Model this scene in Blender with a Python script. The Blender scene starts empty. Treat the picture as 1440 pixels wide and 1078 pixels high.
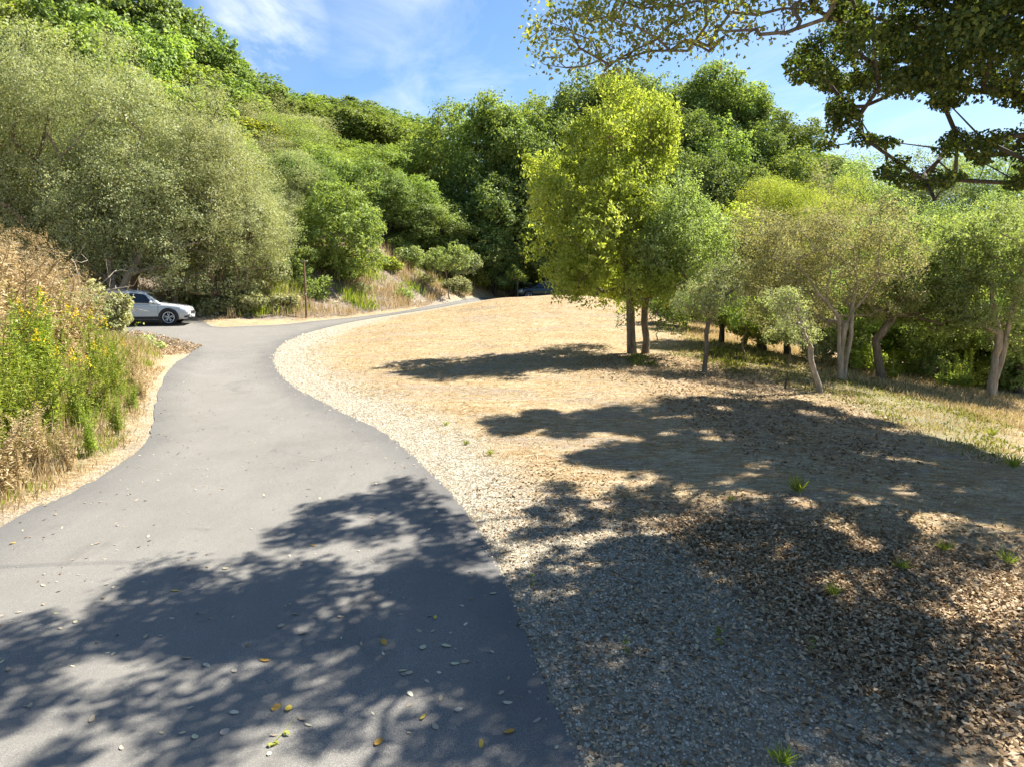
import bpy, math, time
import numpy as np
from mathutils import Vector, geometry
R = math.radians
PI = math.pi
T0 = time.time()
C = bpy.context.scene.collection
SC = bpy.context.scene

# ------------------------------------------------------------------ camera, sky, sun, exposure
CAMZ = 3.0
PITCH = math.atan(129 / 960.0)
cam_d = bpy.data.cameras.new('camera')
cam_d.sensor_width = 36.0
cam_d.lens = 24.0
cam_d.clip_start = 0.05
cam_d.clip_end = 3000
cam = bpy.data.objects.new('camera', cam_d)
cam.location = (0, 0, CAMZ)
cam.rotation_euler = (PI / 2 - PITCH, 0, 0)
C.objects.link(cam)
SC.camera = cam

SUN_AZ, SUN_EL = 53.0, 50.0          # azimuth from +Y towards +X
SUNV = np.array([math.cos(R(SUN_EL)) * math.sin(R(SUN_AZ)), math.cos(R(SUN_EL)) * math.cos(R(SUN_AZ)), math.sin(R(SUN_EL))])

world = bpy.data.worlds.new('World')
SC.world = world
world.use_nodes = True
nt = world.node_tree
nt.nodes.clear()
wo = nt.nodes.new('ShaderNodeOutputWorld')
bg = nt.nodes.new('ShaderNodeBackground')
sky = nt.nodes.new('ShaderNodeTexSky')
sky.sky_type = 'NISHITA'
sky.sun_disc = False
sky.sun_elevation = R(SUN_EL)
sky.sun_rotation = R(SUN_AZ)
sky.altitude = 100
sky.air_density = 1.0
sky.dust_density = 0.6
sky.ozone_density = 1.6
bg.inputs['Strength'].default_value = 0.06


def wn(t, **kw):
    n = nt.nodes.new(t)
    for k, v in kw.items():
        setattr(n, k, v)
    return n


def wmath(op, a, b=None, c=None):
    n = wn('ShaderNodeMath', operation=op)
    for i, v in enumerate((a, b, c)):
        if v is None:
            continue
        if isinstance(v, (int, float)):
            n.inputs[i].default_value = v
        else:
            nt.links.new(v, n.inputs[i])
    return n.outputs[0]


tc = wn('ShaderNodeTexCoord')
sep = wn('ShaderNodeSeparateXYZ')
nt.links.new(tc.outputs['Generated'], sep.inputs[0])
zc = wmath('MAXIMUM', sep.outputs[2], 0.03)
pu = wmath('DIVIDE', sep.outputs[0], zc)
pv = wmath('DIVIDE', sep.outputs[1], zc)
comb = wn('ShaderNodeCombineXYZ')
nt.links.new(pu, comb.inputs[0]); nt.links.new(pv, comb.inputs[1])
mp = wn('ShaderNodeMapping')
mp.inputs['Rotation'].default_value = (0, 0, R(35))
mp.inputs['Scale'].default_value = (0.9, 0.36, 1)
nt.links.new(comb.outputs[0], mp.inputs[0])
cn = wn('ShaderNodeTexNoise')
cn.inputs['Scale'].default_value = 2.0
cn.inputs['Detail'].default_value = 7
cn.inputs['Roughness'].default_value = 0.62
cn.inputs['Distortion'].default_value = 0.7
nt.links.new(mp.outputs[0], cn.inputs[0])
cr = wn('ShaderNodeMapRange')
cr.inputs[1].default_value = 0.44; cr.inputs[2].default_value = 0.78
cr.inputs[3].default_value = 0.0; cr.inputs[4].default_value = 0.8
nt.links.new(cn.outputs[0], cr.inputs[0])


def blob(dx, dy, dz, w0, w1):
    l = math.sqrt(dx * dx + dy * dy + dz * dz)
    n = wn('ShaderNodeVectorMath', operation='DOT_PRODUCT')
    nt.links.new(tc.outputs['Generated'], n.inputs[0])
    n.inputs[1].default_value = (dx / l, dy / l, dz / l)
    m = wn('ShaderNodeMapRange')
    m.inputs[1].default_value = math.cos(R(w1)); m.inputs[2].default_value = math.cos(R(w0))
    m.inputs[3].default_value = 0; m.inputs[4].default_value = 1
    nt.links.new(n.outputs['Value'], m.inputs[0])
    return m.outputs[0]


b1 = blob(-0.34, 1, 0.36, 0, 5.0)
b2 = blob(-0.13, 1, 0.47, 0, 5.5)
b3 = blob(-0.08, 1, 0.30, 1, 13)
b4 = blob(0.42, 1, 0.22, 1, 9)
mk = wmath('MAXIMUM', wmath('MAXIMUM', b1, b2), wmath('MAXIMUM', wmath('MULTIPLY', b3, 0.35), wmath('MULTIPLY', b4, 0.45)))
mk = wmath('ADD', mk, 0.04)
mk = wmath('ADD', wmath('MULTIPLY', cr.outputs[0], wmath('MULTIPLY', mk, 1.25)), wmath('MULTIPLY', b1, 0.05))
mk = wmath('MINIMUM', mk, 1.0)
hs = wn('ShaderNodeHueSaturation')
hs.inputs['Saturation'].default_value = 1.2
hs.inputs['Value'].default_value = 1.0
nt.links.new(sky.outputs[0], hs.inputs['Color'])
mx = wn('ShaderNodeMixRGB')
nt.links.new(mk, mx.inputs[0])
nt.links.new(hs.outputs[0], mx.inputs[1])
mx.inputs[2].default_value = (7.6, 7.9, 8.4, 1)
nt.links.new(mx.outputs[0], bg.inputs[0])
nt.links.new(bg.outputs[0], wo.inputs[0])

sun_d = bpy.data.lights.new('sun', 'SUN')
sun_d.energy = 5.0
sun_d.angle = R(0.5)
sun_d.color = (1.0, 0.95, 0.87)
sun = bpy.data.objects.new('sun', sun_d)
sun.rotation_euler = Vector(SUNV).to_track_quat('Z', 'Y').to_euler()
sun.location = (20, 20, 40)
C.objects.link(sun)

SC.view_settings.view_transform = 'Standard'
SC.view_settings.look = 'None'
SC.view_settings.gamma = 1.0
SC.view_settings.use_curve_mapping = False
SC.view_settings.exposure = 1.64
SC.render.engine = 'CYCLES'
SC.cycles.max_bounces = 6
SC.cycles.diffuse_bounces = 4
SC.cycles.glossy_bounces = 2
SC.cycles.transmission_bounces = 4
SC.cycles.transparent_max_bounces = 6
SC.cycles.sample_clamp_indirect = 6

# ------------------------------------------------------------------ terrain
cosp, sinp = math.cos(PITCH), math.sin(PITCH)


def ray(px, py):
    px = np.asarray(px, float); py = np.asarray(py, float)
    u = (px - 720) / 960.0; v = (539 - py) / 960.0
    return np.stack([u, cosp + v * sinp, -sinp + v * cosp], -1)


def at(px, py, Y):
    d = ray(px, py)
    return d / d[..., 1:2] * np.asarray(Y, float)[..., None] + np.array([0, 0, CAMZ])


def proj(P):
    P = np.asarray(P, float)
    dz = P[..., 2] - CAMZ
    yc = cosp * P[..., 1] - sinp * dz
    zz = sinp * P[..., 1] + cosp * dz
    yc = np.where(yc < 0.05, 0.05, yc)
    return 720 + 960 * P[..., 0] / yc, 539 - 960 * zz / yc


def sp(x, w):
    return w * np.logaddexp(0, x / w)


def sstep(x, a, b):
    t = np.clip((x - a) / (b - a), 0, 1)
    return t * t * (3 - 2 * t)


_rw = np.random.default_rng(5)
_WV = [(_rw.normal(size=2) / s, _rw.uniform(0, 6.28), s) for s in (6, 5, 3.5, 3, 2.2, 2, 1.5, 1.2, 0.9, 0.8, 0.6, 0.5, 0.4)]


def wavy(x, y, lo=0, hi=13):
    r = 0
    for (k, ph, s) in _WV[lo:hi]:
        r = r + s ** 0.8 * np.sin(k[0] * x * 2 + k[1] * y * 2 + ph)
    return r / 6.0


def G0(x, y):
    x = np.asarray(x, float); y = np.asarray(y, float)
    base = 0.04 * (y - sp(y - 60, 4))
    mound = 1.12 * np.exp(-(((x - 3) / 7.4) ** 2 + ((y - 41.5) / 8.0) ** 2))
    left = 1.3 * np.tanh(0.28 * sp(-x - 7.6 - 0.12 * np.clip(y - 9, 0, 99), 0.6)) * (1 - sstep(y, 17, 24))
    pad = 0.28 * sstep(-x, 9, 16) * sstep(y, 18, 28)
    Yb = np.interp(x, [-60, -20, -12, -8, -5, -1, 1, 5, 10, 30, 80], [27, 32.8, 34.9, 40.6, 47, 60, 65, 66, 62, 57, 57])
    sl = np.interp(x, [-60, -15, -5, 3, 10, 30, 60], [.58, .48, .2, .3, .55, .5, .2])
    Hc = np.interp(x, [-60, -30, -10, 10, 40, 80], [45, 34, 24, 26, 24, 10])
    d = sp(y - Yb, .6)
    hill = Hc * (1 - np.exp(-sl * d / Hc))
    drop = (0.125 * sp(x - 6.5, 1.5) + 0.16 * sp(x - 24, 1.2)) * (1 - sstep(y, 45, 60))
    drop = np.minimum(drop, 9)
    return base + mound + left + pad + hill - drop


def ghit(px, py, zoff=0.0):
    d = ray(px, py)
    d = d / d[..., 1:2]
    Ys = np.concatenate([np.linspace(1.5, 30, 300), np.linspace(30.2, 130, 420)])
    shp = d.shape[:-1]
    d2 = d.reshape(-1, 3)
    X = d2[:, 0:1] * Ys; Z = CAMZ + d2[:, 2:3] * Ys
    below = Z < G0(X, np.broadcast_to(Ys, X.shape)) + zoff
    idx = np.argmax(below, axis=1)
    idx = np.where(below.any(axis=1), idx, len(Ys) - 1)
    lo = Ys[np.maximum(idx - 1, 0)]; hi = Ys[idx]
    for _ in range(14):
        m = (lo + hi) / 2
        b = CAMZ + d2[:, 2] * m < G0(d2[:, 0] * m, m) + zoff
        hi = np.where(b, m, hi); lo = np.where(b, lo, m)
    P = np.stack([d2[:, 0] * hi, hi, CAMZ + d2[:, 2] * hi], -1)
    return P.reshape(shp + (3,))


def smooth_poly(pts, n=8):
    pts = np.asarray(pts, float)
    P = np.vstack([pts[0] * 2 - pts[1], pts, pts[-1] * 2 - pts[-2]])
    out = []
    for i in range(1, len(P) - 2):
        p0, p1, p2, p3 = P[i - 1:i + 3]
        for t in np.linspace(0, 1, n, endpoint=False):
            out.append(0.5 * ((2 * p1) + (-p0 + p2) * t + (2 * p0 - 5 * p1 + 4 * p2 - p3) * t * t + (-p0 + 3 * p1 - 3 * p2 + p3) * t ** 3))
    out.append(pts[-1])
    return np.array(out)


inner_px = np.array([(815, 1078), (770, 975), (735, 880), (700, 795), (650, 712), (592, 652), (535, 606), (465, 572), (415, 545), (391, 522),
                     (385, 502), (400, 483), (440, 466), (500, 452), (560, 442)])
outer_px = np.array([(0, 742), (60, 712), (110, 688), (165, 655), (205, 622), (216, 590), (222, 556), (237, 522), (268, 494)])
far_px = np.array([(300, 459.5), (345, 459), (400, 456.5), (450, 451), (520, 444)])
IN = ghit(inner_px[:, 0], inner_px[:, 1])[:, :2]
OUT = ghit(outer_px[:, 0], outer_px[:, 1])[:, :2]
FAR = ghit(far_px[:, 0], far_px[:, 1])[:, :2]
IN = np.vstack([[(3.4, -14), (1.6, -5), (0.85, 0)], IN, [IN[-1] + (2.6, 3.2), IN[-1] + (4.6, 8.0), (3, 57), (12, 57.5)]])
OUT = np.vstack([[(-3.0, -14), (-4.6, -5), (-5.3, 0)], OUT, [(-13.2, 25.0), (-18, 26.3), (-26, 26.6)]])
FAR = np.vstack([[(-26, 32.6), (-20, 33.0), (-15.5, 33.2)], FAR, [FAR[-1] + (2.0, 3.4), (-2.6, 56), (2, 62), (12, 62.5)]])
IN_S, OUT_S, FAR_S = smooth_poly(IN), smooth_poly(OUT), smooth_poly(FAR)
ROAD = np.vstack([IN_S, FAR_S[::-1], OUT_S[::-1]])


def in_poly(x, y, poly):
    x = np.asarray(x); y = np.asarray(y)
    r = np.zeros(x.shape, bool)
    j = len(poly) - 1
    for i in range(len(poly)):
        xi, yi = poly[i]; xj, yj = poly[j]
        if yi != yj:
            r ^= ((yi > y) != (yj > y)) & (x < (xj - xi) * (y - yi) / (yj - yi) + xi)
        j = i
    return r


def dist_line(x, y, L):
    d = np.full(np.shape(x), 1e9)
    for a, b in zip(L[:-1], L[1:]):
        ab = b - a
        t = np.clip(((x - a[0]) * ab[0] + (y - a[1]) * ab[1]) / (ab @ ab + 1e-9), 0, 1)
        d = np.minimum(d, np.hypot(x - a[0] - t * ab[0], y - a[1] - t * ab[1]))
    return d


def road_dist(x, y):
    """signed distance to the road's edge, negative on the asphalt"""
    d = np.minimum(np.minimum(dist_line(x, y, IN_S), dist_line(x, y, OUT_S)), dist_line(x, y, FAR_S))
    return np.where(in_poly(x, y, ROAD), -d, d)


def G(x, y, rd=None):
    if rd is None:
        rd = road_dist(x, y)
    k = sstep(rd, 0.3, 2.5)
    return G0(x, y) + k * (0.045 * wavy(x, y)) - 0.03 * sstep(-rd, 0.0, 0.4)


# ------------------------------------------------------------------ node helpers
def new_mat(name):
    m = bpy.data.materials.new(name)
    m.use_nodes = True
    m.node_tree.nodes.clear()
    return m


class NT:
    def __init__(s, m):
        s.t = m.node_tree

    def n(s, t, **kw):
        x = s.t.nodes.new(t)
        for k, v in kw.items():
            setattr(x, k, v)
        return x

    def l(s, a, b):
        s.t.links.new(a, b)

    def set(s, sock, v):
        if isinstance(v, bpy.types.NodeSocket):
            s.l(v, sock)
        elif isinstance(v, (tuple, list)) and len(v) == 3 and sock.type == 'RGBA':
            sock.default_value = (*v, 1)
        else:
            sock.default_value = v

    def math(s, op, a, b=0.0, clamp=False):
        x = s.n('ShaderNodeMath', operation=op, use_clamp=clamp)
        s.set(x.inputs[0], a); s.set(x.inputs[1], b)
        return x.outputs[0]

    def mix(s, f, a, b, bt='MIX'):
        x = s.n('ShaderNodeMixRGB', blend_type=bt)
        s.set(x.inputs[0], f); s.set(x.inputs[1], a); s.set(x.inputs[2], b)
        return x.outputs[0]

    def noise(s, vec, scale, detail=4, rough=.55, dist=0.0):
        x = s.n('ShaderNodeTexNoise')
        s.l(vec, x.inputs['Vector'])
        x.inputs['Scale'].default_value = scale; x.inputs['Detail'].default_value = detail
        x.inputs['Roughness'].default_value = rough; x.inputs['Distortion'].default_value = dist
        return x.outputs[0]

    def vor(s, vec, scale, feat='F1', out='Distance'):
        x = s.n('ShaderNodeTexVoronoi', feature=feat)
        s.l(vec, x.inputs['Vector']); x.inputs['Scale'].default_value = scale
        return x.outputs[out]

    def rng(s, v, a, b, c=0.0, d=1.0):
        x = s.n('ShaderNodeMapRange')
        s.l(v, x.inputs[0])
        for i, q in enumerate((a, b, c, d)):
            x.inputs[i + 1].default_value = q
        return x.outputs[0]

    def ramp(s, f, stops):
        x = s.n('ShaderNodeValToRGB')
        s.set(x.inputs[0], f)
        e = x.color_ramp.elements
        while len(e) < len(stops):
            e.new(0.5)
        for q, (p, c) in zip(e, stops):
            q.position = p; q.color = (*c, 1)
        return x.outputs[0]

    def attr(s, name, out='Fac'):
        x = s.n('ShaderNodeAttribute', attribute_name=name)
        return x.outputs[out]

    def pos(s, scale=None, rot=None):
        g = s.n('ShaderNodeNewGeometry').outputs['Position']
        if scale is None:
            return g
        m = s.n('ShaderNodeMapping')
        m.inputs['Scale'].default_value = scale
        if rot:
            m.inputs['Rotation'].default_value = rot
        s.l(g, m.inputs[0])
        return m.outputs[0]

    def out(s, sh):
        o = s.n('ShaderNodeOutputMaterial')
        s.l(sh, o.inputs[0])


def principled(name, col, rough=0.6, metal=0.0, spec=0.5, bump=None, coat=0.0, colfn=None):
    m = new_mat(name); q = NT(m)
    p = q.n('ShaderNodeBsdfPrincipled')
    c = colfn(q) if colfn else col
    q.set(p.inputs['Base Color'], c)
    p.inputs['Roughness'].default_value = rough; p.inputs['Metallic'].default_value = metal
    p.inputs['Specular IOR Level'].default_value = spec
    p.inputs['Coat Weight'].default_value = coat
    if bump:
        b = q.n('ShaderNodeBump')
        b.inputs['Strength'].default_value = bump[1]; b.inputs['Distance'].default_value = bump[2]
        q.l(q.noise(q.pos(), bump[0], 5, .6), b.inputs['Height'])
        q.l(b.outputs[0], p.inputs['Normal'])
    q.out(p.outputs[0])
    return m


def leaf_mat(name, dark, mid, light, trans=0.4, gloss=0.04, tcol=None, obj_var=0.25):
    m = new_mat(name); q = NT(m)
    t = q.attr('tint')
    c = q.ramp(t, [(0.0, dark), (0.5, mid), (1.0, light)])
    oi = q.n('ShaderNodeObjectInfo').outputs['Random']
    hs = q.n('ShaderNodeHueSaturation')
    q.l(q.rng(oi, 0, 1, 0.5 - 0.06 * obj_var, 0.5 + 0.05 * obj_var), hs.inputs['Hue'])
    q.l(q.rng(oi, 0, 1, 1 - obj_var * .6, 1 + obj_var * .6), hs.inputs['Value'])
    q.l(c, hs.inputs['Color'])
    c = hs.outputs[0]
    d = q.n('ShaderNodeBsdfDiffuse'); q.l(c, d.inputs[0])
    tr = q.n('ShaderNodeBsdfTranslucent')
    tc_ = q.mix(1.0, c, tcol or (1.35, 1.35, 0.55), 'MULTIPLY')
    q.l(tc_, tr.inputs[0])
    ms = q.n('ShaderNodeMixShader'); ms.inputs[0].default_value = trans
    q.l(d.outputs[0], ms.inputs[1]); q.l(tr.outputs[0], ms.inputs[2])
    g = q.n('ShaderNodeBsdfGlossy'); g.inputs['Roughness'].default_value = 0.6
    g.inputs[0].default_value = (.8, .85, .7, 1)
    m2 = q.n('ShaderNodeMixShader'); m2.inputs[0].default_value = gloss * .55
    q.l(ms.outputs[0], m2.inputs[1]); q.l(g.outputs[0], m2.inputs[2])
    q.out(m2.outputs[0])
    return m


M = {}
M['oak'] = leaf_mat('oak_leaves', (.075, .11, .035), (.18, .25, .07), (.34, .41, .14), .35, .05)
M['oak_bright'] = leaf_mat('bright_oak_leaves', (.10, .145, .035), (.24, .32, .085), (.42, .49, .15), .42, .05)
M['lime'] = leaf_mat('lime_green_leaves', (.14, .17, .03), (.32, .365, .075), (.54, .56, .17), .5, .04)
M['olive'] = leaf_mat('grey_green_leaves', (.16, .185, .08), (.34, .365, .175), (.58, .58, .34), .38, .06, (1.2, 1.2, .65))
M['pale'] = leaf_mat('pale_green_leaves', (.14, .19, .06), (.31, .38, .14), (.52, .57, .26), .45, .06, (1.2, 1.3, .6))
M['greybrown'] = leaf_mat('dusty_leaves', (.17, .175, .08), (.34, .35, .17), (.54, .54, .31), .4, .04, (1.2, 1.1, .6))
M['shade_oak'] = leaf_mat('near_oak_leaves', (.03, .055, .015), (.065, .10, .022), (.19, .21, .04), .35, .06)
M['twig_oak'] = leaf_mat('branch_leaves', (.14, .18, .04), (.28, .33, .07), (.50, .47, .13), .5, .06)
M['dry'] = leaf_mat('dry_grass_blades', (.27, .19, .085), (.47, .365, .19), (.64, .54, .34), .35, .03, (1.1, 1, .8), .1)
M['green_grass'] = leaf_mat('green_grass_blades', (.10, .15, .02), (.22, .29, .04), (.40, .42, .10), .45, .03)
M['weed'] = leaf_mat('weedy_green_leaves', (.07, .085, .02), (.15, .16, .04), (.34, .31, .12), .4, .03)
M['yellow_flower'] = leaf_mat('yellow_flowers', (.55, .40, .01), (.75, .58, .02), (.85, .72, .05), .35, .02, (1, 1, .8), .05)
M['dead_leaf'] = leaf_mat('brown_leaf_litter', (.15, .085, .042), (.35, .235, .125), (.58, .45, .29), .15, .05, (1, 1, .8), .1)
M['road_leaf'] = leaf_mat('pale_fallen_leaves', (0.240, 0.160, 0.064), (0.416, 0.352, 0.224), (0.560, 0.512, 0.384), .15, .05, (1, 1, .8), .5)


def barkcol(a, b, c):
    def f(q):
        n = q.noise(q.pos((1, 1, .25)), 9, 6, .7)
        n2 = q.noise(q.pos(), 1.3, 3, .6)
        x = q.ramp(n, [(.3, a), (.55, b), (.75, c)])
        return q.mix(q.rng(n2, .5, .7, 0, .5), x, (.20, .20, .13))
    return f


M['bark'] = principled('grey_bark', None, .9, bump=(25, .8, .02), colfn=barkcol((.07, .05, .035), (.20, .15, .10), (.38, .32, .25)))
M['bark_pale'] = principled('pale_bark', None, .9, bump=(25, .6, .02), colfn=barkcol((.16, .12, .08), (.36, .29, .21), (.58, .50, .40)))
M['bark_dark'] = principled('dark_bark', None, .9, bump=(25, .8, .02), colfn=barkcol((.03, .022, .016), (.085, .065, .045), (.17, .14, .10)))
M['dead_wood'] = principled('weathered_dead_wood', None, .9, bump=(30, .6, .01), colfn=barkcol((.22, .18, .14), (.42, .37, .30), (.62, .57, .48)))


def asphalt():
    m = new_mat('asphalt'); q = NT(m)
    P = q.pos()
    fine = q.noise(P, 140, 4, .75)
    mid = q.noise(P, 1.1, 5, .6)
    big = q.noise(q.pos((1, .35, 1)), .35, 3, .5)
    c = q.ramp(fine, [(.34, (.055, .052, .046)), (.5, (.15, .142, .126)), (.64, (.33, .31, .27))])
    c = q.mix(q.rng(mid, .35, .65, 0, .5), c, (.115, .108, .094))
    c = q.mix(q.rng(big, .42, .62, 0, .35), c, (.20, .188, .162))
    c = q.mix(q.rng(q.noise(P, .55, 6, .7, 1.5), .58, .66, 0, .4), c, (.095, .088, .078))
    v = q.vor(P, 60)
    c = q.mix(q.rng(v, .0, .25, .6, 0), c, (.38, .36, .31))
    # darker rolled edge of the mat
    e = q.attr('edge')
    c = q.mix(q.math('MULTIPLY', e, .45), c, (.055, .055, .058))
    # pale dust streaks in the wheel tracks
    du = q.noise(q.pos((2.0, .3, 1)), 2.2, 5, .7)
    c = q.mix(q.rng(du, .55, .8, 0, .25), c, (.27, .24, .20))
    p = q.n('ShaderNodeBsdfPrincipled'); q.l(c, p.inputs['Base Color'])
    p.inputs['Roughness'].default_value = .85
    p.inputs['Specular IOR Level'].default_value = .3
    b = q.n('ShaderNodeBump'); b.inputs['Strength'].default_value = .5; b.inputs['Distance'].default_value = .004
    q.l(fine, b.inputs['Height'])
    q.l(b.outputs[0], p.inputs['Normal'])
    q.out(p.outputs[0])
    return m


def ground_mat():
    m = new_mat('dry_ground'); q = NT(m)
    P = q.pos()
    # straw-coloured mown grass
    n1 = q.noise(q.pos((.9, 2.6, 1), (0, 0, R(15))), 2.0, 8, .72, .8)
    n2 = q.noise(q.pos((.7, 2.0, 1), (0, 0, R(-20))), .5, 6, .68, .6)
    n3 = q.noise(q.pos((1, 1.6, 1)), 26, 6, .8)
    straw = q.ramp(n3, [(.33, (.10, .068, .035)), (.44, (.30, .225, .125)), (.55, (.48, .39, .24)), (.67, (.72, .63, .44))])
    straw = q.mix(q.rng(n1, .45, .57, 0, .9), straw, q.mix(n3, (.17, .09, .035), (.50, .33, .15)))
    straw = q.mix(q.rng(n2, .5, .62, 0, .75), straw, q.mix(n3, (.16, .13, .10), (.42, .36, .29)))
    straw = q.mix(q.rng(n2, .47, .3, 0, .4), straw, (.56, .48, .34))
    n4 = q.noise(q.pos((.8, 3.2, 1), (0, 0, R(12))), 5.5, 7, .75, .5)
    straw = q.mix(q.rng(n4, .50, .60, 0, .75), straw, (.20, .135, .07))
    straw = q.mix(q.rng(n4, .46, .36, 0, .45), straw, (.66, .57, .40))
    # gravel
    pv_ = q.pos()
    w = q.noise(pv_, 6, 2)
    v1 = q.vor(pv_, 34); v1c = q.vor(pv_, 34, out='Color')
    hsv = q.n('ShaderNodeSeparateColor'); q.l(v1c, hsv.inputs[0])
    grav = q.ramp(hsv.outputs[0], [(0, (.13, .11, .075)), (.4, (.30, .26, .185)), (.7, (.46, .41, .305)), (1, (.62, .57, .45))])
    grav = q.mix(q.rng(v1, .45, .8, 0, .7), grav, (.22, .18, .13))
    grav = q.mix(q.rng(q.noise(pv_, 1.7, 5, .7), .45, .7, 0, .6), grav, q.mix(n3, (.20, .155, .10), (.50, .42, .30)))
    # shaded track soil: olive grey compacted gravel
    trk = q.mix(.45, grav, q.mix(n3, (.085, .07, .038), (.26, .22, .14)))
    # leaf litter soil
    v2 = q.vor(q.pos((1, 1, 1)), 17); v2c = q.vor(P, 17, out='Color')
    h2 = q.n('ShaderNodeSeparateColor'); q.l(v2c, h2.inputs[0])
    lit = q.ramp(h2.outputs[0], [(0, (.10, .062, .034)), (.5, (.26, .175, .10)), (1, (.46, .34, .21))])
    lit = q.mix(q.rng(n3, .4, .65, 0, .5), lit, (.40, .29, .18))
    grn = q.mix(n3, (.06, .07, .025), (.24, .24, .11))
    forest = q.mix(n3, (.05, .04, .025), (.20, .15, .09))
    bank = q.mix(n3, (.13, .10, .075), (.36, .30, .24))

    def mask(a, sc=3.0, wid=.18):
        nn = q.noise(P, sc, 6, .7)
        s_ = q.math('ADD', q.attr(a), q.math('MULTIPLY', q.math('SUBTRACT', nn, .5), .9))
        return q.rng(s_, .5 - wid, .5 + wid)
    c = straw
    c = q.mix(mask('m_bank', 2), c, bank)
    c = q.mix(mask('m_gravel', 2.5, .3), c, grav)
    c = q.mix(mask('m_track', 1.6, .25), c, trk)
    c = q.mix(mask('m_litter', 2.0), c, lit)
    c = q.mix(q.math('MULTIPLY', mask('m_green', 2.2), .75), c, grn)
    c = q.mix(mask('m_forest', .8), c, forest)
    p = q.n('ShaderNodeBsdfPrincipled'); q.l(c, p.inputs['Base Color'])
    p.inputs['Roughness'].default_value = .95
    p.inputs['Specular IOR Level'].default_value = .15
    b = q.n('ShaderNodeBump'); b.inputs['Strength'].default_value = .9; b.inputs['Distance'].default_value = .035
    hh = q.math('ADD', n3, q.math('MULTIPLY', v1, .6))
    q.l(hh, b.inputs['Height'])
    q.l(b.outputs[0], p.inputs['Normal'])
    q.out(p.outputs[0])
    return m


M['asphalt'] = asphalt()
M['ground'] = ground_mat()


# ------------------------------------------------------------------ mesh helpers
def mesh_np(name, V, F, mat=None, smooth=False, attrs=None):
    """V (n,3); F (m,k) all the same corner count, or a list of such arrays"""
    me = bpy.data.meshes.new(name)
    V = np.ascontiguousarray(V, np.float32)
    Fs = F if isinstance(F, list) else [F]
    Fs = [np.asarray(f, np.int32) for f in Fs if len(f)]
    me.vertices.add(len(V)); me.vertices.foreach_set('co', V.ravel())
    loops = np.concatenate([f.ravel() for f in Fs])
    tot = np.concatenate([np.full(len(f), f.shape[1], np.int32) for f in Fs])
    st = np.concatenate([[0], np.cumsum(tot)[:-1]]).astype(np.int32)
    me.loops.add(len(loops)); me.loops.foreach_set('vertex_index', loops)
    me.polygons.add(len(tot))
    me.polygons.foreach_set('loop_start', st)
    me.polygons.foreach_set('loop_total', tot)
    if smooth:
        me.polygons.foreach_set('use_smooth', np.ones(len(tot), bool))
    for k, v in (attrs or {}).items():
        a = me.attributes.new(k, 'FLOAT', 'POINT')
        a.data.foreach_set('value', np.ascontiguousarray(v, np.float32))
    me.update(calc_edges=True)
    if mat is not None:
        me.materials.append(mat)
    return me


def link(name, me, parent=None, **kw):
    o = bpy.data.objects.new(name, me)
    C.objects.link(o)
    if parent is not None:
        o.parent = parent
    for k, v in kw.items():
        if v is not None:
            o[k] = v
    return o


def thing(name, label, cat, loc=(0, 0, 0), rotz=0.0, group=None):
    o = bpy.data.objects.new(name, None)
    o.empty_display_size = .2
    C.objects.link(o)
    o.location = loc; o.rotation_euler = (0, 0, rotz)
    o['label'] = label; o['category'] = cat
    if group:
        o['group'] = group
    return o


def norm(v):
    return v / (np.linalg.norm(v, axis=-1, keepdims=True) + 1e-9)


def leaves(P, N, L, W, rng, tint=None, T=None, fold=.25):
    """rhombic folded leaves at P, facing N, length L, width W"""
    n = len(P)
    N = norm(N)
    if T is None:
        T = rng.normal(size=(n, 3))
    T = norm(T - N * (T * N).sum(1, keepdims=True))
    B = np.cross(N, T)
    L = np.broadcast_to(L, (n,))[:, None]; W = np.broadcast_to(W, (n,))[:, None]
    a = P - T * L * .5
    c = P + T * L * .5
    b = P + B * W * .5 + N * W * fold + T * L * .05
    d = P - B * W * .5 + N * W * fold + T * L * .05
    V = np.stack([a, b, c, d], 1).reshape(-1, 3)
    F = np.arange(4 * n).reshape(n, 4)
    if tint is None:
        tint = rng.uniform(size=n)
    return V, F, np.repeat(tint, 4)


def tubes(A, B, ra, rb, sides=6):
    """frustum between A[i] and B[i]"""
    A = np.asarray(A, float); B = np.asarray(B, float)
    n = len(A)
    D = norm(B - A)
    ref = np.where(np.abs(D[:, 2:3]) > .9, np.array([[1., 0, 0]]), np.array([[0, 0, 1.]]))
    U = norm(np.cross(D, ref)); Wv = np.cross(D, U)
    th = np.arange(sides) / sides * 2 * PI
    ring = U[:, None] * np.cos(th)[None, :, None] + Wv[:, None] * np.sin(th)[None, :, None]
    VA = A[:, None] + ring * np.asarray(ra)[:, None, None]
    VB = B[:, None] + ring * np.asarray(rb)[:, None, None]
    V = np.concatenate([VA, VB], 1).reshape(-1, 3)
    base = (np.arange(n) * 2 * sides)[:, None]
    i = np.arange(sides); j = (i + 1) % sides
    F = np.stack([base + i, base + j, base + sides + j, base + sides + i], -1).reshape(-1, 4)
    return V, F


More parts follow.
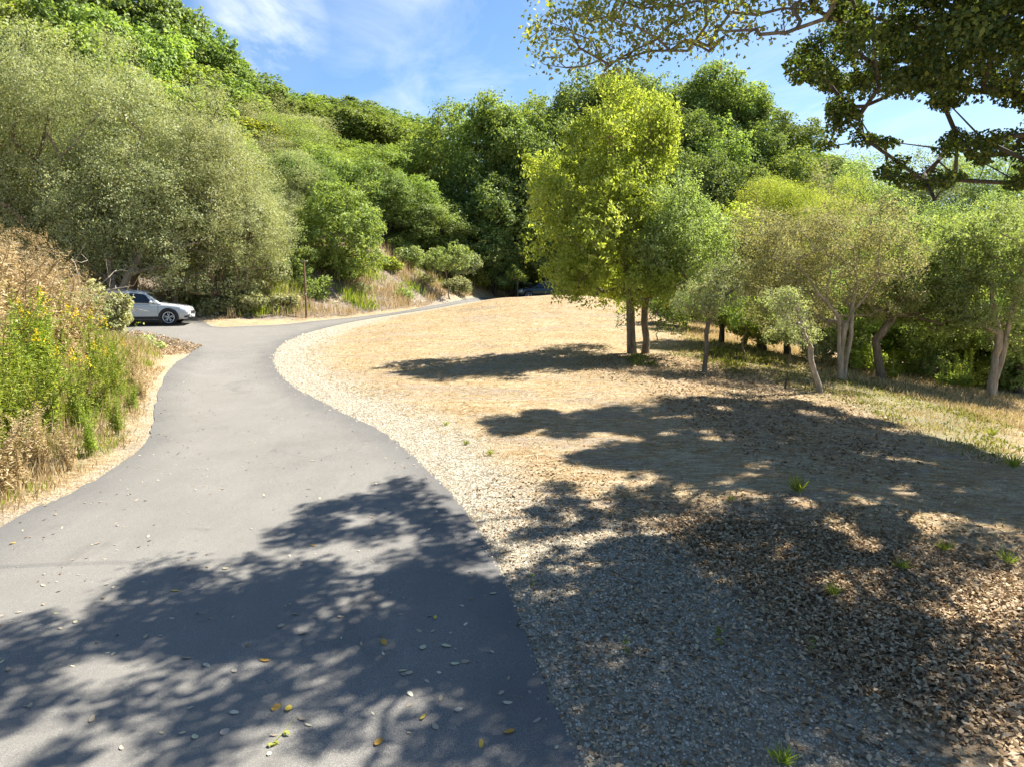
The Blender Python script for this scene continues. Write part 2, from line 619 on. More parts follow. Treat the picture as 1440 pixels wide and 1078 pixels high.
def path_tube(P, r, sides=8, cap=True):
    """continuous tube along the polyline P with radii r"""
    P = np.asarray(P, float); n = len(P)
    r = np.broadcast_to(r, (n,))
    D = norm(np.gradient(P, axis=0))
    ref = np.array([0.13, 0.27, 0.95]) if abs(D[0][2]) < .8 else np.array([1., .2, 0])
    U = norm(np.cross(D, ref)); W = np.cross(D, U)
    th = np.arange(sides) / sides * 2 * PI
    V = (P[:, None] + (U[:, None] * np.cos(th)[None, :, None] + W[:, None] * np.sin(th)[None, :, None]) * r[:, None, None]).reshape(-1, 3)
    i = np.arange(sides); j = (i + 1) % sides
    F = np.concatenate([np.stack([k * sides + i, k * sides + j, (k + 1) * sides + j, (k + 1) * sides + i], -1) for k in range(n - 1)])
    return V, F


def joinvf(parts):
    Vs, Fs, o = [], [], 0
    for V, F in parts:
        Vs.append(V); Fs.append(F + o); o += len(V)
    return np.concatenate(Vs), np.concatenate(Fs)


def skeleton(stems, targets, rng, rtip=.012, rpow=.47, step=.6, jit=.12, sag=.05, stem_r=None, spread=.35):
    """stems: list of polylines from the ground up; targets joined to the nearest node, thicker where more hangs on"""
    nodes, par, dist = [], [], []
    stem_nodes = []
    for s in stems:
        s = np.asarray(s, float)
        prev = -1
        dd = 0
        pts = [s[0]]
        for a, b in zip(s[:-1], s[1:]):
            k = max(2, int(np.linalg.norm(b - a) / step))
            for t in np.linspace(0, 1, k + 1)[1:]:
                pts.append(a + (b - a) * t + rng.normal(size=3) * jit * .25 * np.array([1, 1, .2]) * (1 if t < 1 else 0))
        for p in pts:
            if prev >= 0:
                dd += np.linalg.norm(p - nodes[prev])
            nodes.append(p); par.append(prev); dist.append(dd)
            prev = len(nodes) - 1
            stem_nodes.append(prev)
    base = np.mean([s[0] for s in stems], axis=0)
    targets = np.asarray(targets)
    order = np.argsort(np.linalg.norm(targets - base, axis=1) + rng.uniform(0, .5, len(targets)))
    zmin = {}
    for ti in order:
        t = targets[ti]
        A = np.array(nodes)
        d = np.linalg.norm(A - t, axis=1)
        cost = d + spread * np.array(dist) * .3 + np.where(A[:, 2] > t[2] + .3 * d, 2.5 * d * .3, 0) + np.where(np.array(dist) < .8, 5, 0)
        j = int(np.argmin(cost))
        if d[j] < 1e-3:
            continue
        k = max(1, int(d[j] / step))
        a = A[j]
        prev = j
        up = rng.uniform(-.3, .5) * d[j] * .18
        side = rng.normal(size=3) * d[j] * .06
        for u in np.linspace(0, 1, k + 1)[1:]:
            p = a + (t - a) * u + (np.array([0, 0, up]) + side) * math.sin(PI * u) + rng.normal(size=3) * jit * .35 * (u < 1)
            p[2] -= sag * u * u * d[j] * .2
            nodes.append(p); par.append(prev); dist.append(dist[prev] + d[j] / k)
            prev = len(nodes) - 1
    n = len(nodes)
    cnt = np.zeros(n)
    par = np.array(par)
    has = np.zeros(n, bool); has[par[par >= 0]] = True
    cnt[~has] = 1
    for i in range(n - 1, -1, -1):
        if par[i] >= 0:
            cnt[par[i]] += cnt[i]
    r = rtip * np.maximum(cnt, 1) ** rpow
    N = np.array(nodes)
    if stem_r is not None:
        sn = np.array(stem_nodes)
        s_ = stem_r / r[sn].max()
        fac = 1 + (s_ - 1) * np.clip(np.log(r / rtip + 1e-6) / math.log(r.max() / rtip + 1e-6), 0, 1)
        r = r * np.maximum(fac, .3)
    # root flare
    for i in stem_nodes:
        h = dist[i]
        r[i] *= 1 + .35 * math.exp(-h / .35)
    e = np.where(par >= 0)[0]
    ra = np.minimum(r[par[e]], r[e] * 1.6 + .002)
    return N, r, e, par, ra


def skel_mesh(N, r, e, par, ra, sides=6):
    return tubes(N[par[e]] - norm(N[e] - N[par[e]]) * (ra * .25)[:, None], N[e], ra, r[e], sides)


def crown_points(ells, n, clump_r, rng, nclump=None, shell=(.45, 1.0), flat=.75, fuzz=1.0, cut=None, spr=1.0):
    """clump centres on the shells of ellipsoids, leaves inside the clumps"""
    ells = np.asarray(ells, float)          # cx cy cz rx ry rz
    w = (ells[:, 3] * ells[:, 4] * ells[:, 5]) ** (2 / 3.)
    w /= w.sum()
    if nclump is None:
        area = (4 * PI * (ells[:, 3] * ells[:, 4] * ells[:, 5]) ** (2 / 3.)).sum()
        nclump = int(area / (clump_r ** 2 * 2.2))
    k = rng.choice(len(ells), nclump, p=w)
    d = norm(rng.normal(size=(nclump, 3)))
    rad = rng.uniform(shell[0] ** 2, shell[1] ** 2, nclump) ** .5
    cc = ells[k, :3] + d * rad[:, None] * ells[k, 3:]
    # drop clumps far inside another ellipsoid
    inside = np.zeros(nclump)
    for e_ in ells:
        q_ = (((cc - e_[:3]) / e_[3:]) ** 2).sum(1)
        inside = np.maximum(inside, q_ < .16)
    keep = inside < .5
    cc, d = cc[keep], d[keep]
    cr = clump_r * rng.uniform(.55, 1.35, len(cc))
    ww = cr ** 2; ww /= ww.sum()
    j = rng.choice(len(cc), n, p=ww)
    ks = 14
    sd = norm(rng.normal(size=(len(cc), ks, 3)) + d[:, None] * .55 + np.array([0, 0, .25]))
    so = sd * (cr[:, None] * rng.uniform(.55, 1.08, (len(cc), ks)))[..., None]
    so[..., 2] *= flat
    sr = cr[:, None] * rng.uniform(.16, .40, (len(cc), ks)) * spr
    kk = rng.integers(ks, size=n)
    off = so[j, kk] + rng.normal(size=(n, 3)) * (sr[j, kk] * .62)[:, None] * (1, 1, .85)
    dd = norm(off)
    spike = rng.uniform(size=n) < .05 * fuzz
    off[spike] *= rng.uniform(1.1, 1.5, spike.sum())[:, None]
    P = cc[j] + off
    out = norm(norm(rng.normal(size=(n, 3))) * .35 + dd * .8 + d[j] * .5)
    clt = rng.uniform(-.18, .18, len(cc)); st_ = rng.uniform(-.16, .16, (len(cc), ks))
    tint = np.clip(.5 + clt[j] + st_[j, kk] + rng.normal(0, .14, n), 0, 1)
    return P, out, tint, cc, cr


def crown_mesh(name, ells, n, clump_r, L, W, rng, mat, up=.35, rnd=.9, droop=None, **kw):
    P, out, tint, cc, cr = crown_points(ells, n, clump_r, rng, **kw)
    N = out * .7 + rng.normal(size=P.shape) * rnd * .6 + np.array([0, 0, up])
    T = None
    if droop is not None:
        T = rng.normal(size=P.shape) * .6 + out * .5 + np.array([0, 0, droop])
    s = rng.uniform(.65, 1.3, len(P))
    V, F, t = leaves(P, N, L * s, W * s, rng, tint, T)
    return mesh_np(name, V, F, mat, attrs={'tint': t}), cc, cr


def trees_px(ellp):
    """ellipses in the photo with a distance -> ellipsoids: px, py, rx, ry, Y, depth radius"""
    out = []
    for (px, py, rx, ry, Y, rd) in ellp:
        c = at(px, py, Y)
        out.append((c[0], c[1], c[2], rx / 960 * Y, rd, ry / 960 * Y * 1.02))
    return np.array(out)


def hero(name, label, cat, base_px, ellp, n, clump_r, L, W, mat, bark, seed, stems=None, stem_r=.16, rtip=.010, group=None, ntar=None,
         extra_bark=True, base=None, twigs=60, **kw):
    rng = np.random.default_rng(seed)
    b = ghit(*base_px) if base is None else np.array(base, float)
    b = np.array([b[0], b[1], float(G(np.array([b[0]]), np.array([b[1]]))[0]) - .06])
    E = trees_px(ellp)
    E[:, :3] -= b
    root = thing(name, label, cat, tuple(b), 0, group)
    me, cc, cr = crown_mesh('crown', E, n, clump_r, L, W, rng, M[mat], **kw)
    link('crown', me, root)
    cen = E[:, :3].mean(0)
    if stems is None:
        top = cen * np.array([.7, .7, .85])
        st = [[(0, 0, 0), top * .35 + rng.normal(size=3) * .1, top * .7, top]]
    else:
        st = []
        for s in stems:
            pts = []
            for q_ in s:
                if len(q_) == 2:
                    w = at(q_[0], q_[1], b[1]) - b
                else:
                    w = at(q_[0], q_[1], q_[2]) - b
                pts.append(w)
            pts[0] = np.array([pts[0][0], pts[0][1], min(pts[0][2], 0) - .1]) if pts[0][2] > -.4 else pts[0]
            st.append(pts)
    m = min(len(cc), ntar or len(cc))
    tg = cc[rng.choice(len(cc), m, replace=False)]
    N, r, e, par, ra = skeleton(st, tg, rng, rtip=rtip, stem_r=stem_r)
    V, F = skel_mesh(N, r, e, par, ra)
    link('trunk', mesh_np('trunk', V, F, M[bark], True), root)
    return root


print('setup', time.time() - T0)

# ------------------------------------------------------------------ ground, road


def graded(lo, hi, f0, f1, step, grow=1.12):
    a = list(np.arange(f0, f1 + 1e-6, step))
    s = step
    while a[-1] < hi:
        s = min(s * grow, 12); a.append(a[-1] + s)
    s = step
    while a[0] > lo:
        s = min(s * grow, 12); a.insert(0, a[0] - s)
    return np.array(a)


xs = graded(-420, 420, -17, 19, .2)
ys = graded(-60, 500, 1, 46, .2)
XX, YY = np.meshgrid(xs, ys)
rdm = np.full(XX.shape, 50.0)
near = (XX > -32) & (XX < 25) & (YY > -22) & (YY < 75)
rdm[near] = road_dist(XX[near], YY[near])
ZZ = G(XX, YY, rdm)
nx, ny = len(xs), len(ys)
V = np.stack([XX, YY, ZZ], -1).reshape(-1, 3)
ii = (np.arange(ny - 1)[:, None] * nx + np.arange(nx - 1)[None]).ravel()
F = np.stack([ii, ii + 1, ii + nx + 1, ii + nx], -1)


def pxpoly(pts, zo=0.0):
    p = np.array(pts, float)
    return ghit(p[:, 0], p[:, 1])[:, :2]


din = dist_line(XX, YY, IN_S)
din[~near] = 50
gw = np.interp(YY, [0, 6, 9, 12, 16, 25, 40], [.9, .9, .95, 1.2, 1.3, 1.5, 1.0])
m_gravel = 1 - sstep(din, gw * .4, gw * 2.0)
dou = np.minimum(dist_line(XX, YY, OUT_S), dist_line(XX, YY, FAR_S))
m_gravel = np.maximum(m_gravel, (1 - sstep(dou, .1, .45)) * .55)
m_gravel[~near] = 0
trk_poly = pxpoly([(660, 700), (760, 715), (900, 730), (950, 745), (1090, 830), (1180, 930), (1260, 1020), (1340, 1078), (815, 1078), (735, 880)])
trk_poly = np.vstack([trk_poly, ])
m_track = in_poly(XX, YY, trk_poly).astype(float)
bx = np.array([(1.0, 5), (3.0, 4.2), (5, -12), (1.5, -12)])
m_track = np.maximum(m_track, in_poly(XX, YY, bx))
lit_poly = pxpoly([(940, 735), (1010, 725), (1440, 800), (1440, 1050), (1330, 1010), (1200, 950), (1100, 850)])
lit_poly2 = np.array([lit_poly[3], lit_poly[4], (3.2, 2), (6, 0), (9, 5), (9, 9), (7, 9)])
m_litter = np.maximum(in_poly(XX, YY, lit_poly), in_poly(XX, YY, lit_poly2)).astype(float)
lit3 = pxpoly([(830, 500), (960, 495), (1130, 530), (1300, 600), (1300, 700), (1000, 640), (900, 545), (800, 520)])
m_litter = np.maximum(m_litter, in_poly(XX, YY, lit3) * .42)


def blur(a, k):
    for _ in range(k):
        a = (a + np.roll(a, 1, 0) + np.roll(a, -1, 0) + np.roll(a, 1, 1) + np.roll(a, -1, 1)) / 5
    return a


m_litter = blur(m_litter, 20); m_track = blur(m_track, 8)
grn_poly = pxpoly([(900, 490), (1010, 480), (1200, 520), (1440, 590), (1440, 665), (1300, 620), (1150, 560), (1000, 515)])
m_green = blur(in_poly(XX, YY, grn_poly).astype(float) * .62, 6)
lb = pxpoly([(0, 560), (190, 480), (225, 500), (205, 600), (150, 650), (0, 720)])
m_green = np.maximum(m_green, blur(in_poly(XX, YY, lb).astype(float) * .5, 5))
Yb = np.interp(XX, [-60, -20, -12, -8, -5, -1, 1, 5, 10, 30, 80], [27, 32.8, 34.9, 40.6, 47, 60, 65, 66, 62, 57, 57])
m_forest = sstep(YY - Yb, 3, 8) * (1 - np.exp(-(((XX + 7) / 5) ** 2 + ((YY - 52) / 7) ** 2)) * 1.1)
m_forest = np.maximum(m_forest, sstep(XX - .12 * YY, 17, 21) * sstep(YY, 15, 22))
m_forest = np.clip(m_forest, 0, 1)
m_bank = np.exp(-(((XX + 6) / 4) ** 2 + ((YY - 48) / 5) ** 2)) * .75
m_bank = np.maximum(m_bank, sstep(YY - (Yb - 1.2), 0, 1.2) * sstep(-XX, 3, 6) * .72)
gr = link('ground', mesh_np('ground', V, F, M['ground'], True, {
    'm_gravel': m_gravel.ravel(), 'm_track': m_track.ravel(), 'm_litter': m_litter.ravel(), 'm_green': m_green.ravel(),
    'm_forest': m_forest.ravel(), 'm_bank': m_bank.ravel()}))
gr['kind'] = 'structure'

# the road as one tessellated sheet with a low asphalt edge
bpts = []
for a, b in zip(ROAD, np.roll(ROAD, -1, 0)):
    k = max(1, int(np.linalg.norm(b - a) / .3))
    for t in range(k):
        bpts.append(a + (b - a) * t / k)
bpts = np.array(bpts)
keepb = np.ones(len(bpts), bool)
for i in range(1, len(bpts)):
    if np.linalg.norm(bpts[i] - bpts[i - 1]) < .02:
        keepb[i] = False
bpts = bpts[keepb]
_rr = np.random.default_rng(77)
nb = len(bpts)
tang = norm(np.roll(bpts, -1, 0) - np.roll(bpts, 1, 0))
bpts = bpts + np.stack([-tang[:, 1], tang[:, 0]], -1) * _rr.normal(0, .017, nb)[:, None]
gx, gy = np.meshgrid(np.arange(-26, 13, .5), np.arange(-14, 63, .5))
gx, gy = gx.ravel() + .013, gy.ravel() + .017
rdg = road_dist(gx, gy)
pick = rdg < -.22
ip = np.stack([gx[pick], gy[pick]], -1)
ring = bpts + np.stack([-tang[:, 1], tang[:, 0]], -1) * 0
allp = [Vector(p) for p in np.vstack([bpts, ip])]
edges = [(i, (i + 1) % nb) for i in range(nb)]
cdt = geometry.delaunay_2d_cdt(allp, edges, [list(range(nb))], 1, 1e-5)
rv = np.array([(v.x, v.y) for v in cdt[0]])
rf = np.array([f for f in cdt[2] if len(f) == 3])
rz = G0(rv[:, 0], rv[:, 1]) + .012
ed = 1 - sstep(-road_dist(rv[:, 0], rv[:, 1]), .1, .7)
Vr = np.column_stack([rv, rz])
sk = np.column_stack([bpts, G0(bpts[:, 0], bpts[:, 1]) + .012])
sk2 = sk.copy(); sk2[:, 2] -= .09
o0 = len(Vr)
Vr = np.vstack([Vr, sk, sk2])
i_ = np.arange(nb); j_ = (i_ + 1) % nb
Fs = np.stack([o0 + i_, o0 + nb + i_, o0 + nb + j_, o0 + j_], -1)
ro = link('road', mesh_np('road', Vr, [rf, Fs], M['asphalt'], False, {'edge': np.concatenate([ed, np.ones(2 * nb)])}))
ro['kind'] = 'structure'
print('ground', time.time() - T0)


def gz(x, y):
    return G(np.asarray(x, float), np.asarray(y, float))


def top_z(x, y):
    """surface height: road where there is road, else ground"""
    x = np.asarray(x, float); y = np.asarray(y, float)
    rd = road_dist(x, y)
    return np.where(rd < 0, G0(x, y) + .012, G(x, y, rd))


def sample_poly(poly, n, rng):
    poly = np.asarray(poly)
    lo, hi = poly.min(0), poly.max(0)
    out = []
    tot = 0
    while tot < n:
        p = rng.uniform(lo, hi, (n * 3, 2))
        p = p[in_poly(p[:, 0], p[:, 1], poly)]
        out.append(p); tot += len(p)
    return np.concatenate(out)[:n]


# ------------------------------------------------------------------ forest trees on the hills: shared crown shapes
def proto_oak(seed, n=15000, L=.30, W=.22, trunks=1):
    """a broad round-topped tree 10 m high, about 9 m wide, made of bulging leaf clumps"""
    rng = np.random.default_rng(seed)
    E = [(0, 0, 6.0, 3.3, 3.3, 3.2)]
    for i in range(11):
        a = rng.uniform(0, 2 * PI); h = rng.uniform(2.6, 8.6)
        rr = 3.3 * math.sqrt(max(.05, 1 - ((h - 5.2) / 5.0) ** 2))
        s = rng.uniform(1.1, 1.9)
        E.append((rr * math.cos(a), rr * math.sin(a), h, s, s, s * .85))
    E = np.array(E)
    me, cc, cr = crown_mesh('crown', E, n, .75, L, W, rng, M['oak'], shell=(.78, 1.0), flat=.85, up=.45)
    top = np.array([rng.normal(0, .5), rng.normal(0, .5), 6.5])
    st = [[(0, 0, -.4), top * .35 + rng.normal(size=3) * .2 * (1, 1, 0), top * .7, top]]
    if trunks > 1:
        st.append([(.5, .2, -.4), (1.1, .6, 2.2), (1.7, 1.0, 5.0)])
    N, r, e, par, ra = skeleton(st, cc[rng.choice(len(cc), 50, replace=False)], rng, rtip=.03, stem_r=.30, step=1.1, jit=.25)
    V, F = skel_mesh(N, r, e, par, ra, 5)
    return me, mesh_np('trunk', V, F, M['bark'], True)


def proto_airy(seed, n=30000, L=.17, W=.06, mat='olive'):
    """loose feathery crown, grey-green, many upright sprays, 10 m high"""
    rng = np.random.default_rng(seed)
    E = []
    for i in range(15):
        a = rng.uniform(0, 2 * PI); h = rng.uniform(2.0, 8.2)
        rr = rng.uniform(.2, 1) * 3.4 * math.sqrt(max(.05, 1 - ((h - 4.6) / 5.4) ** 2))
        s = rng.uniform(1.2, 2.1)
        E.append((rr * math.cos(a), rr * math.sin(a), h, s, s, s * 1.05))
    E = np.array(E)
    me, cc, cr = crown_mesh('crown', E, n, .72, L, W, rng, M[mat], shell=(.62, 1.0), flat=1.0, up=.35, droop=.3, fuzz=1.5, spr=1.15)
    top = np.array([rng.normal(0, .5), rng.normal(0, .5), 6.8])
    st = [[(0, 0, -.4), (.3, .1, 1.2), (.9, .4, 3.6), (1.2, .5, 6)], [(.1, 0, -.4), (-.5, .2, 1.8), (-1.4, -.2, 4.4)], [(0, .1, -.4), (.1, -.6, 2.2), (.3, -1.2, 5)]]
    N, r, e, par, ra = skeleton(st, cc[rng.choice(len(cc), min(110, len(cc)), replace=False)], rng, rtip=.014, stem_r=.20, step=.8, jit=.2)
    V, F = skel_mesh(N, r, e, par, ra, 5)
    return me, mesh_np('trunk', V, F, M['bark'], True)


OAKS = [proto_oak(100 + i, trunks=1 + (i % 2)) for i in range(5)]
OAKF = [proto_oak(150 + i, n=26000, L=.19, W=.14, trunks=1 + (i % 2)) for i in range(3)]
AIRY = [proto_airy(200 + i) for i in range(3)]
AIRY2 = [proto_airy(220 + i, 60000, .11, .046) for i in range(3)]
print('protos', time.time() - T0)

ORD = ['first', 'second', 'third', 'fourth', 'fifth', 'sixth', 'seventh', 'eighth', 'ninth', 'tenth', 'eleventh', 'twelfth', 'thirteenth',
       'fourteenth', 'fifteenth', 'sixteenth', 'seventeenth', 'eighteenth', 'nineteenth', 'twentieth']
frng = np.random.default_rng(31)


def forest_tree(px, pytop, Y, wide, mat, protos, label, group, name='oak_tree', bark='bark', rot=None, hmin=5, hmax=19, k=None):
    if Y > 55:
        wide = wide * 1.18
    """crown top at the given place of the photo, standing on the hillside at distance Y; wide = crown width in metres"""
    t = at(px, pytop, Y)
    g = float(gz([t[0]], [t[1]])[0])
    h = float(np.clip(t[2] - g, hmin, hmax))
    me, tr = protos[frng.integers(len(protos)) if k is None else k]
    root = thing(name, label, 'tree', (t[0], t[1], max(g, t[2] - h * 1.0) - .1 if t[2] - g > hmax else g - .1), frng.uniform(0, 6.28) if rot is None else rot, group)
    root.location[2] = g - .1
    hh = max(t[2] - g, hmin)
    sc = (wide / 9.0, wide / 9.0, hh / 9.6)
    cz = min(hh, wide * 1.12)
    c = link('crown', me, root); c.scale = (sc[0], sc[1], cz / 9.6); c.location = (0, 0, hh - cz)
    c.material_slots[0].link = 'OBJECT'; c.material_slots[0].material = M[mat]
    q_ = link('trunk', tr, root); q_.scale = sc
    q_.material_slots[0].link = 'OBJECT'; q_.material_slots[0].material = M[bark]
    return root


def row(pts, wide, mats, protos, lab, group, **kw):
    for i, p in enumerate(pts):
        px, py, Y = p[:3]
        w = p[3] if len(p) > 3 else wide
        m = mats[i % len(mats)] if isinstance(mats, (list, tuple)) else mats
        forest_tree(px, py, Y, w, m, protos, lab.replace('#', ORD[i]), group, **kw)


# left hill
row([(-100, -95, 66), (-30, -80, 67), (40, -60, 68), (105, -38, 70), (165, -18, 72), (212, 8, 74, 9), (255, 34, 76, 9), (298, 68, 79, 9), (336, 106, 83, 8.5)], 10,
    'oak', OAKS, 'rounded dark green oak, # from the left on the skyline of the left hill', 'oaks along the skyline of the left hill', bark='bark_dark')
row([(-50, -50, 53), (15, -10, 53), (75, 5, 55), (135, 18, 57), (185, 50, 60), (232, 74, 62), (275, 108, 65), (315, 134, 68)], 8.5,
    ['oak_bright', 'oak_bright', 'oak', 'oak_bright'], OAKS, 'green oak, # from the left in the row below the skyline of the left hill', 'oaks in the upper row of the left hill')
row([(-30, 50, 45), (40, 40, 46), (100, 62, 47), (160, 82, 48), (215, 105, 49), (262, 142, 50), (300, 175, 52), (335, 205, 54)], 8,
    ['oak_bright', 'oak_bright', 'oak_bright', 'lime'], OAKS, 'bright green oak, # from the left just above the grey-green trees', 'bright oaks above the grey-green trees')
row([(375, 142, 62, 8.5), (412, 172, 60, 7)], 9, 'olive', AIRY, 'light olive tree, # of the two at the right foot of the left hill', 'light olive trees at the foot of the left hill', name='olive_tree')
# far skyline in the middle
row([(415, 142, 112), (450, 138, 112), (486, 144, 110), (520, 156, 108), (552, 170, 106), (582, 190, 104)], 12,
    'oak', OAKS, 'far dark oak, # from the left along the middle skyline under the cloud', 'far oaks on the middle skyline', bark='bark_dark')
row([(440, 190, 86), (485, 175, 88), (548, 190, 88), (585, 215, 84), (615, 205, 88)], 10,
    ['oak_bright', 'oak', 'oak_bright'], OAKF, 'green oak, # from the left in the hollow below the middle skyline', 'oaks in the hollow below the middle skyline', bark='bark_dark')
row([(455, 245, 68, 8), (500, 235, 70, 8), (568, 240, 72, 7.5), (600, 265, 66, 7)], 8,
    'oak', OAKS, 'shaded oak, # from the left behind the round tree in the middle', 'shaded oaks behind the round tree', bark='bark_dark')
row([(430, 300, 47, 5.5), (462, 265, 50, 6), (500, 262, 52, 6), (540, 282, 55, 6), (565, 305, 57, 5), (595, 318, 60, 5), (520, 318, 54, 4.5), (552, 335, 57, 4)], 6,
    ['oak', 'oak_bright', 'oak'], OAKF, 'mid-height oak, # in the wood behind the rounded bright tree', 'oaks in the wood behind the rounded bright tree')
row([(405, 200, 54, 8), (440, 220, 56, 8), (375, 190, 50, 7)], 8, ['olive', 'oak_bright', 'olive'], AIRY, 'soft olive tree, # on the hillside behind the wooden post', 'olive trees on the hillside behind the post', name='olive_tree')
row([(0, 120, 40, 8), (70, 130, 41, 8), (150, 140, 41, 8), (230, 165, 42, 8), (300, 190, 43, 8), (350, 230, 44, 7)], 8, ['olive', 'oak_bright', 'olive'], AIRY, 'shaded tree, # in the row hidden behind the grey-green trees', 'second row behind the grey-green trees', name='willow_tree')
row([(540, 325, 54, 4), (575, 318, 56, 5), (612, 312, 57, 5), (650, 318, 58, 5.5), (692, 322, 60, 5), (735, 318, 66, 5.5)], 6,
    ['oak', 'oak', 'oak_bright'], OAKF, 'low dark oak, # along the top edge of the far bank', 'low oaks along the top of the far bank', bark='bark_dark')
forest_tree(527, 205, 62, 6.4, 'oak_bright', OAKF, 'round-headed green oak standing alone in the middle of the hollow', None, k=0, bark='bark_dark')
forest_tree(652, 141, 66, 9.2, 'oak_bright', OAKF, 'tallest oak in the centre woods, left of the lime-green tree', None, k=1, bark='bark_dark')
row([(700, 150, 68, 8.5), (738, 160, 66, 8), (775, 135, 70, 9), (815, 125, 72, 9), (855, 108, 72, 9)], 9,
    ['oak_bright', 'oak', 'oak_bright'], OAKF, 'green oak, # to the right of the tallest central oak', 'oaks right of the tallest central oak', bark='bark_dark')
row([(610, 300, 60, 5), (688, 262, 61, 6), (725, 250, 62, 7), (640, 290, 62, 5), (765, 270, 62, 7)], 6,
    'oak', OAKS, 'low shaded oak, # in the dark understorey of the central woods', 'shaded understorey oaks', bark='bark_dark')
# the big dome on the right
row([(905, 104, 76), (955, 106, 77), (1003, 112, 76), (1047, 134, 76), (1086, 168, 75), (1118, 203, 74), (1150, 222, 74)], 10,
    ['oak_bright', 'oak', 'oak_bright'], OAKF, 'oak, # from the left along the top of the big rounded wood', 'oaks along the top of the rounded wood')
row([(935, 160, 68), (985, 158, 69), (1032, 178, 69), (1072, 215, 68), (1105, 248, 67), (885, 170, 68), (1138, 255, 67)], 8.5,
    ['oak', 'oak_bright'], OAKF, 'bulging oak on the face of the big rounded wood, # of its upper row', 'oaks on the face of the rounded wood')
row([(965, 215, 62), (1010, 225, 62), (1050, 252, 62), (920, 225, 62)], 7.5,
    ['oak', 'oak'], OAKF, 'lower oak, # at the foot of the big rounded wood', 'oaks at the foot of the rounded wood', bark='bark_dark')
# woods far right, behind the near trees
row([(1175, 222, 60), (1220, 222, 58), (1270, 212, 60), (1320, 210, 58), (1370, 205, 60), (1425, 200, 58), (1480, 195, 60)], 10,
    ['olive', 'pale', 'oak_bright'], AIRY, 'soft grey-green tree, # from the left in the far line at the right', 'far line of trees at the right', name='tree')
row([(1060, 258, 44, 6), (1105, 240, 42, 6.5), (1150, 262, 42, 6.5)], 7,
    'lime', AIRY2, 'yellow-green tree, # from the left in front of the rounded wood', 'yellow-green trees in front of the rounded wood', name='tree')
row([(1205, 292, 38), (1255, 300, 37), (1300, 305, 38), (1350, 285, 37), (1400, 275, 38), (1450, 290, 37), (1500, 280, 38)], 7,
    ['pale', 'olive', 'lime', 'pale', 'olive'], AIRY2, 'leafy tree, # from the left in the middle line on the right slope', 'middle line of trees on the right slope', name='tree')
# off to both sides, continuing what the frame cuts
row([(-160, -60, 50), (-170, 60, 40), (1560, 230, 50), (1600, 260, 38)], 10, 'oak_bright', OAKS, '# of the oaks just past the edges of the view', 'oaks past the edges', bark='bark')

# grey-green front line at the left
row([(-45, 80, 34, 9.5), (30, 72, 33, 9), (95, 66, 34, 8.5), (160, 92, 33, 8.5), (222, 108, 34, 8), (285, 150, 35, 7.5), (330, 195, 36, 6)], 9,
    ['olive'], AIRY2, 'feathery grey-green tree, # from the left in the front line by the white car', 'grey-green trees beside the drive', name='willow_tree')
forest_tree(388, 225, 44, 6.5, 'olive', AIRY2, 'olive-green tree rising behind the brown wooden post', None, name='olive_tree')
forest_tree(415, 262, 46, 5.0, 'pale', AIRY2, 'slim pale green tree between the post and the round bright tree', None, name='olive_tree')
print('forest', time.time() - T0)

# ------------------------------------------------------------------ single trees near the drive
hero('bay_tree', 'rounded bright green tree hanging over the bank right of the wooden post', 'tree', None,
     [(478, 330, 52, 52, 43, 2.3), (500, 350, 38, 40, 42.5, 2), (450, 350, 35, 45, 43.5, 2), (475, 295, 34, 34, 43, 1.7), (505, 322, 28, 32, 42.5, 1.4), (430, 375, 22, 25, 43, 1.2)],
     30000, .5, .15, .09, 'oak_bright', 'bark', 301, base=(at(470, 420, 43)[0], 43.0, 0), stem_r=.2, shell=(.6, 1), up=.4)

# the big leaning tree by the white car
hero('willow_tree', 'grey-green tree with a thick leaning trunk behind the white car', 'tree', None,
     [(190, 330, 90, 70, 33, 3), (250, 350, 60, 60, 33, 2.5), (120, 350, 60, 60, 32, 2.5), (330, 330, 60, 70, 36, 2.5), (200, 270, 90, 60, 33, 3), (295, 385, 45, 34, 34.5, 1.6)],
     62000, .5, .12, .045, 'olive', 'bark', 302, base=(at(160, 430, 30.3)[0], 30.3, 0), stem_r=.2, shell=(.6, 1), up=.3, flat=1.0,
     stems=[[(160, 462, 30.3), (166, 420, 30.3), (180, 388, 30.6), (205, 345, 31.5), (225, 300, 33)], [(162, 455, 30.3), (160, 400, 30.5), (150, 350, 31), (140, 300, 32)]])
hero('scrub_oak', 'low olive-green bush in the shade behind the white car', 'bush', None,
     [(300, 405, 30, 26, 36, 1.5), (345, 395, 34, 34, 37, 1.5), (380, 385, 30, 36, 38, 1.4), (270, 400, 25, 25, 36, 1.2)],
     20000, .35, .11, .05, 'olive', 'bark', 303, base=(at(330, 440, 37)[0], 37.0, 0), stem_r=.1)
hero('scrub_oak', 'small mid green bush right behind the wooden post', 'bush', None,
     [(440, 405, 22, 26, 39.5, 1.2), (405, 385, 28, 34, 39.5, 1.2), (420, 350, 26, 30, 40.5, 1.3)],
     13000, .35, .11, .06, 'oak_bright', 'bark', 304, base=(at(425, 430, 39.5)[0], 39.5, 0), stem_r=.08)

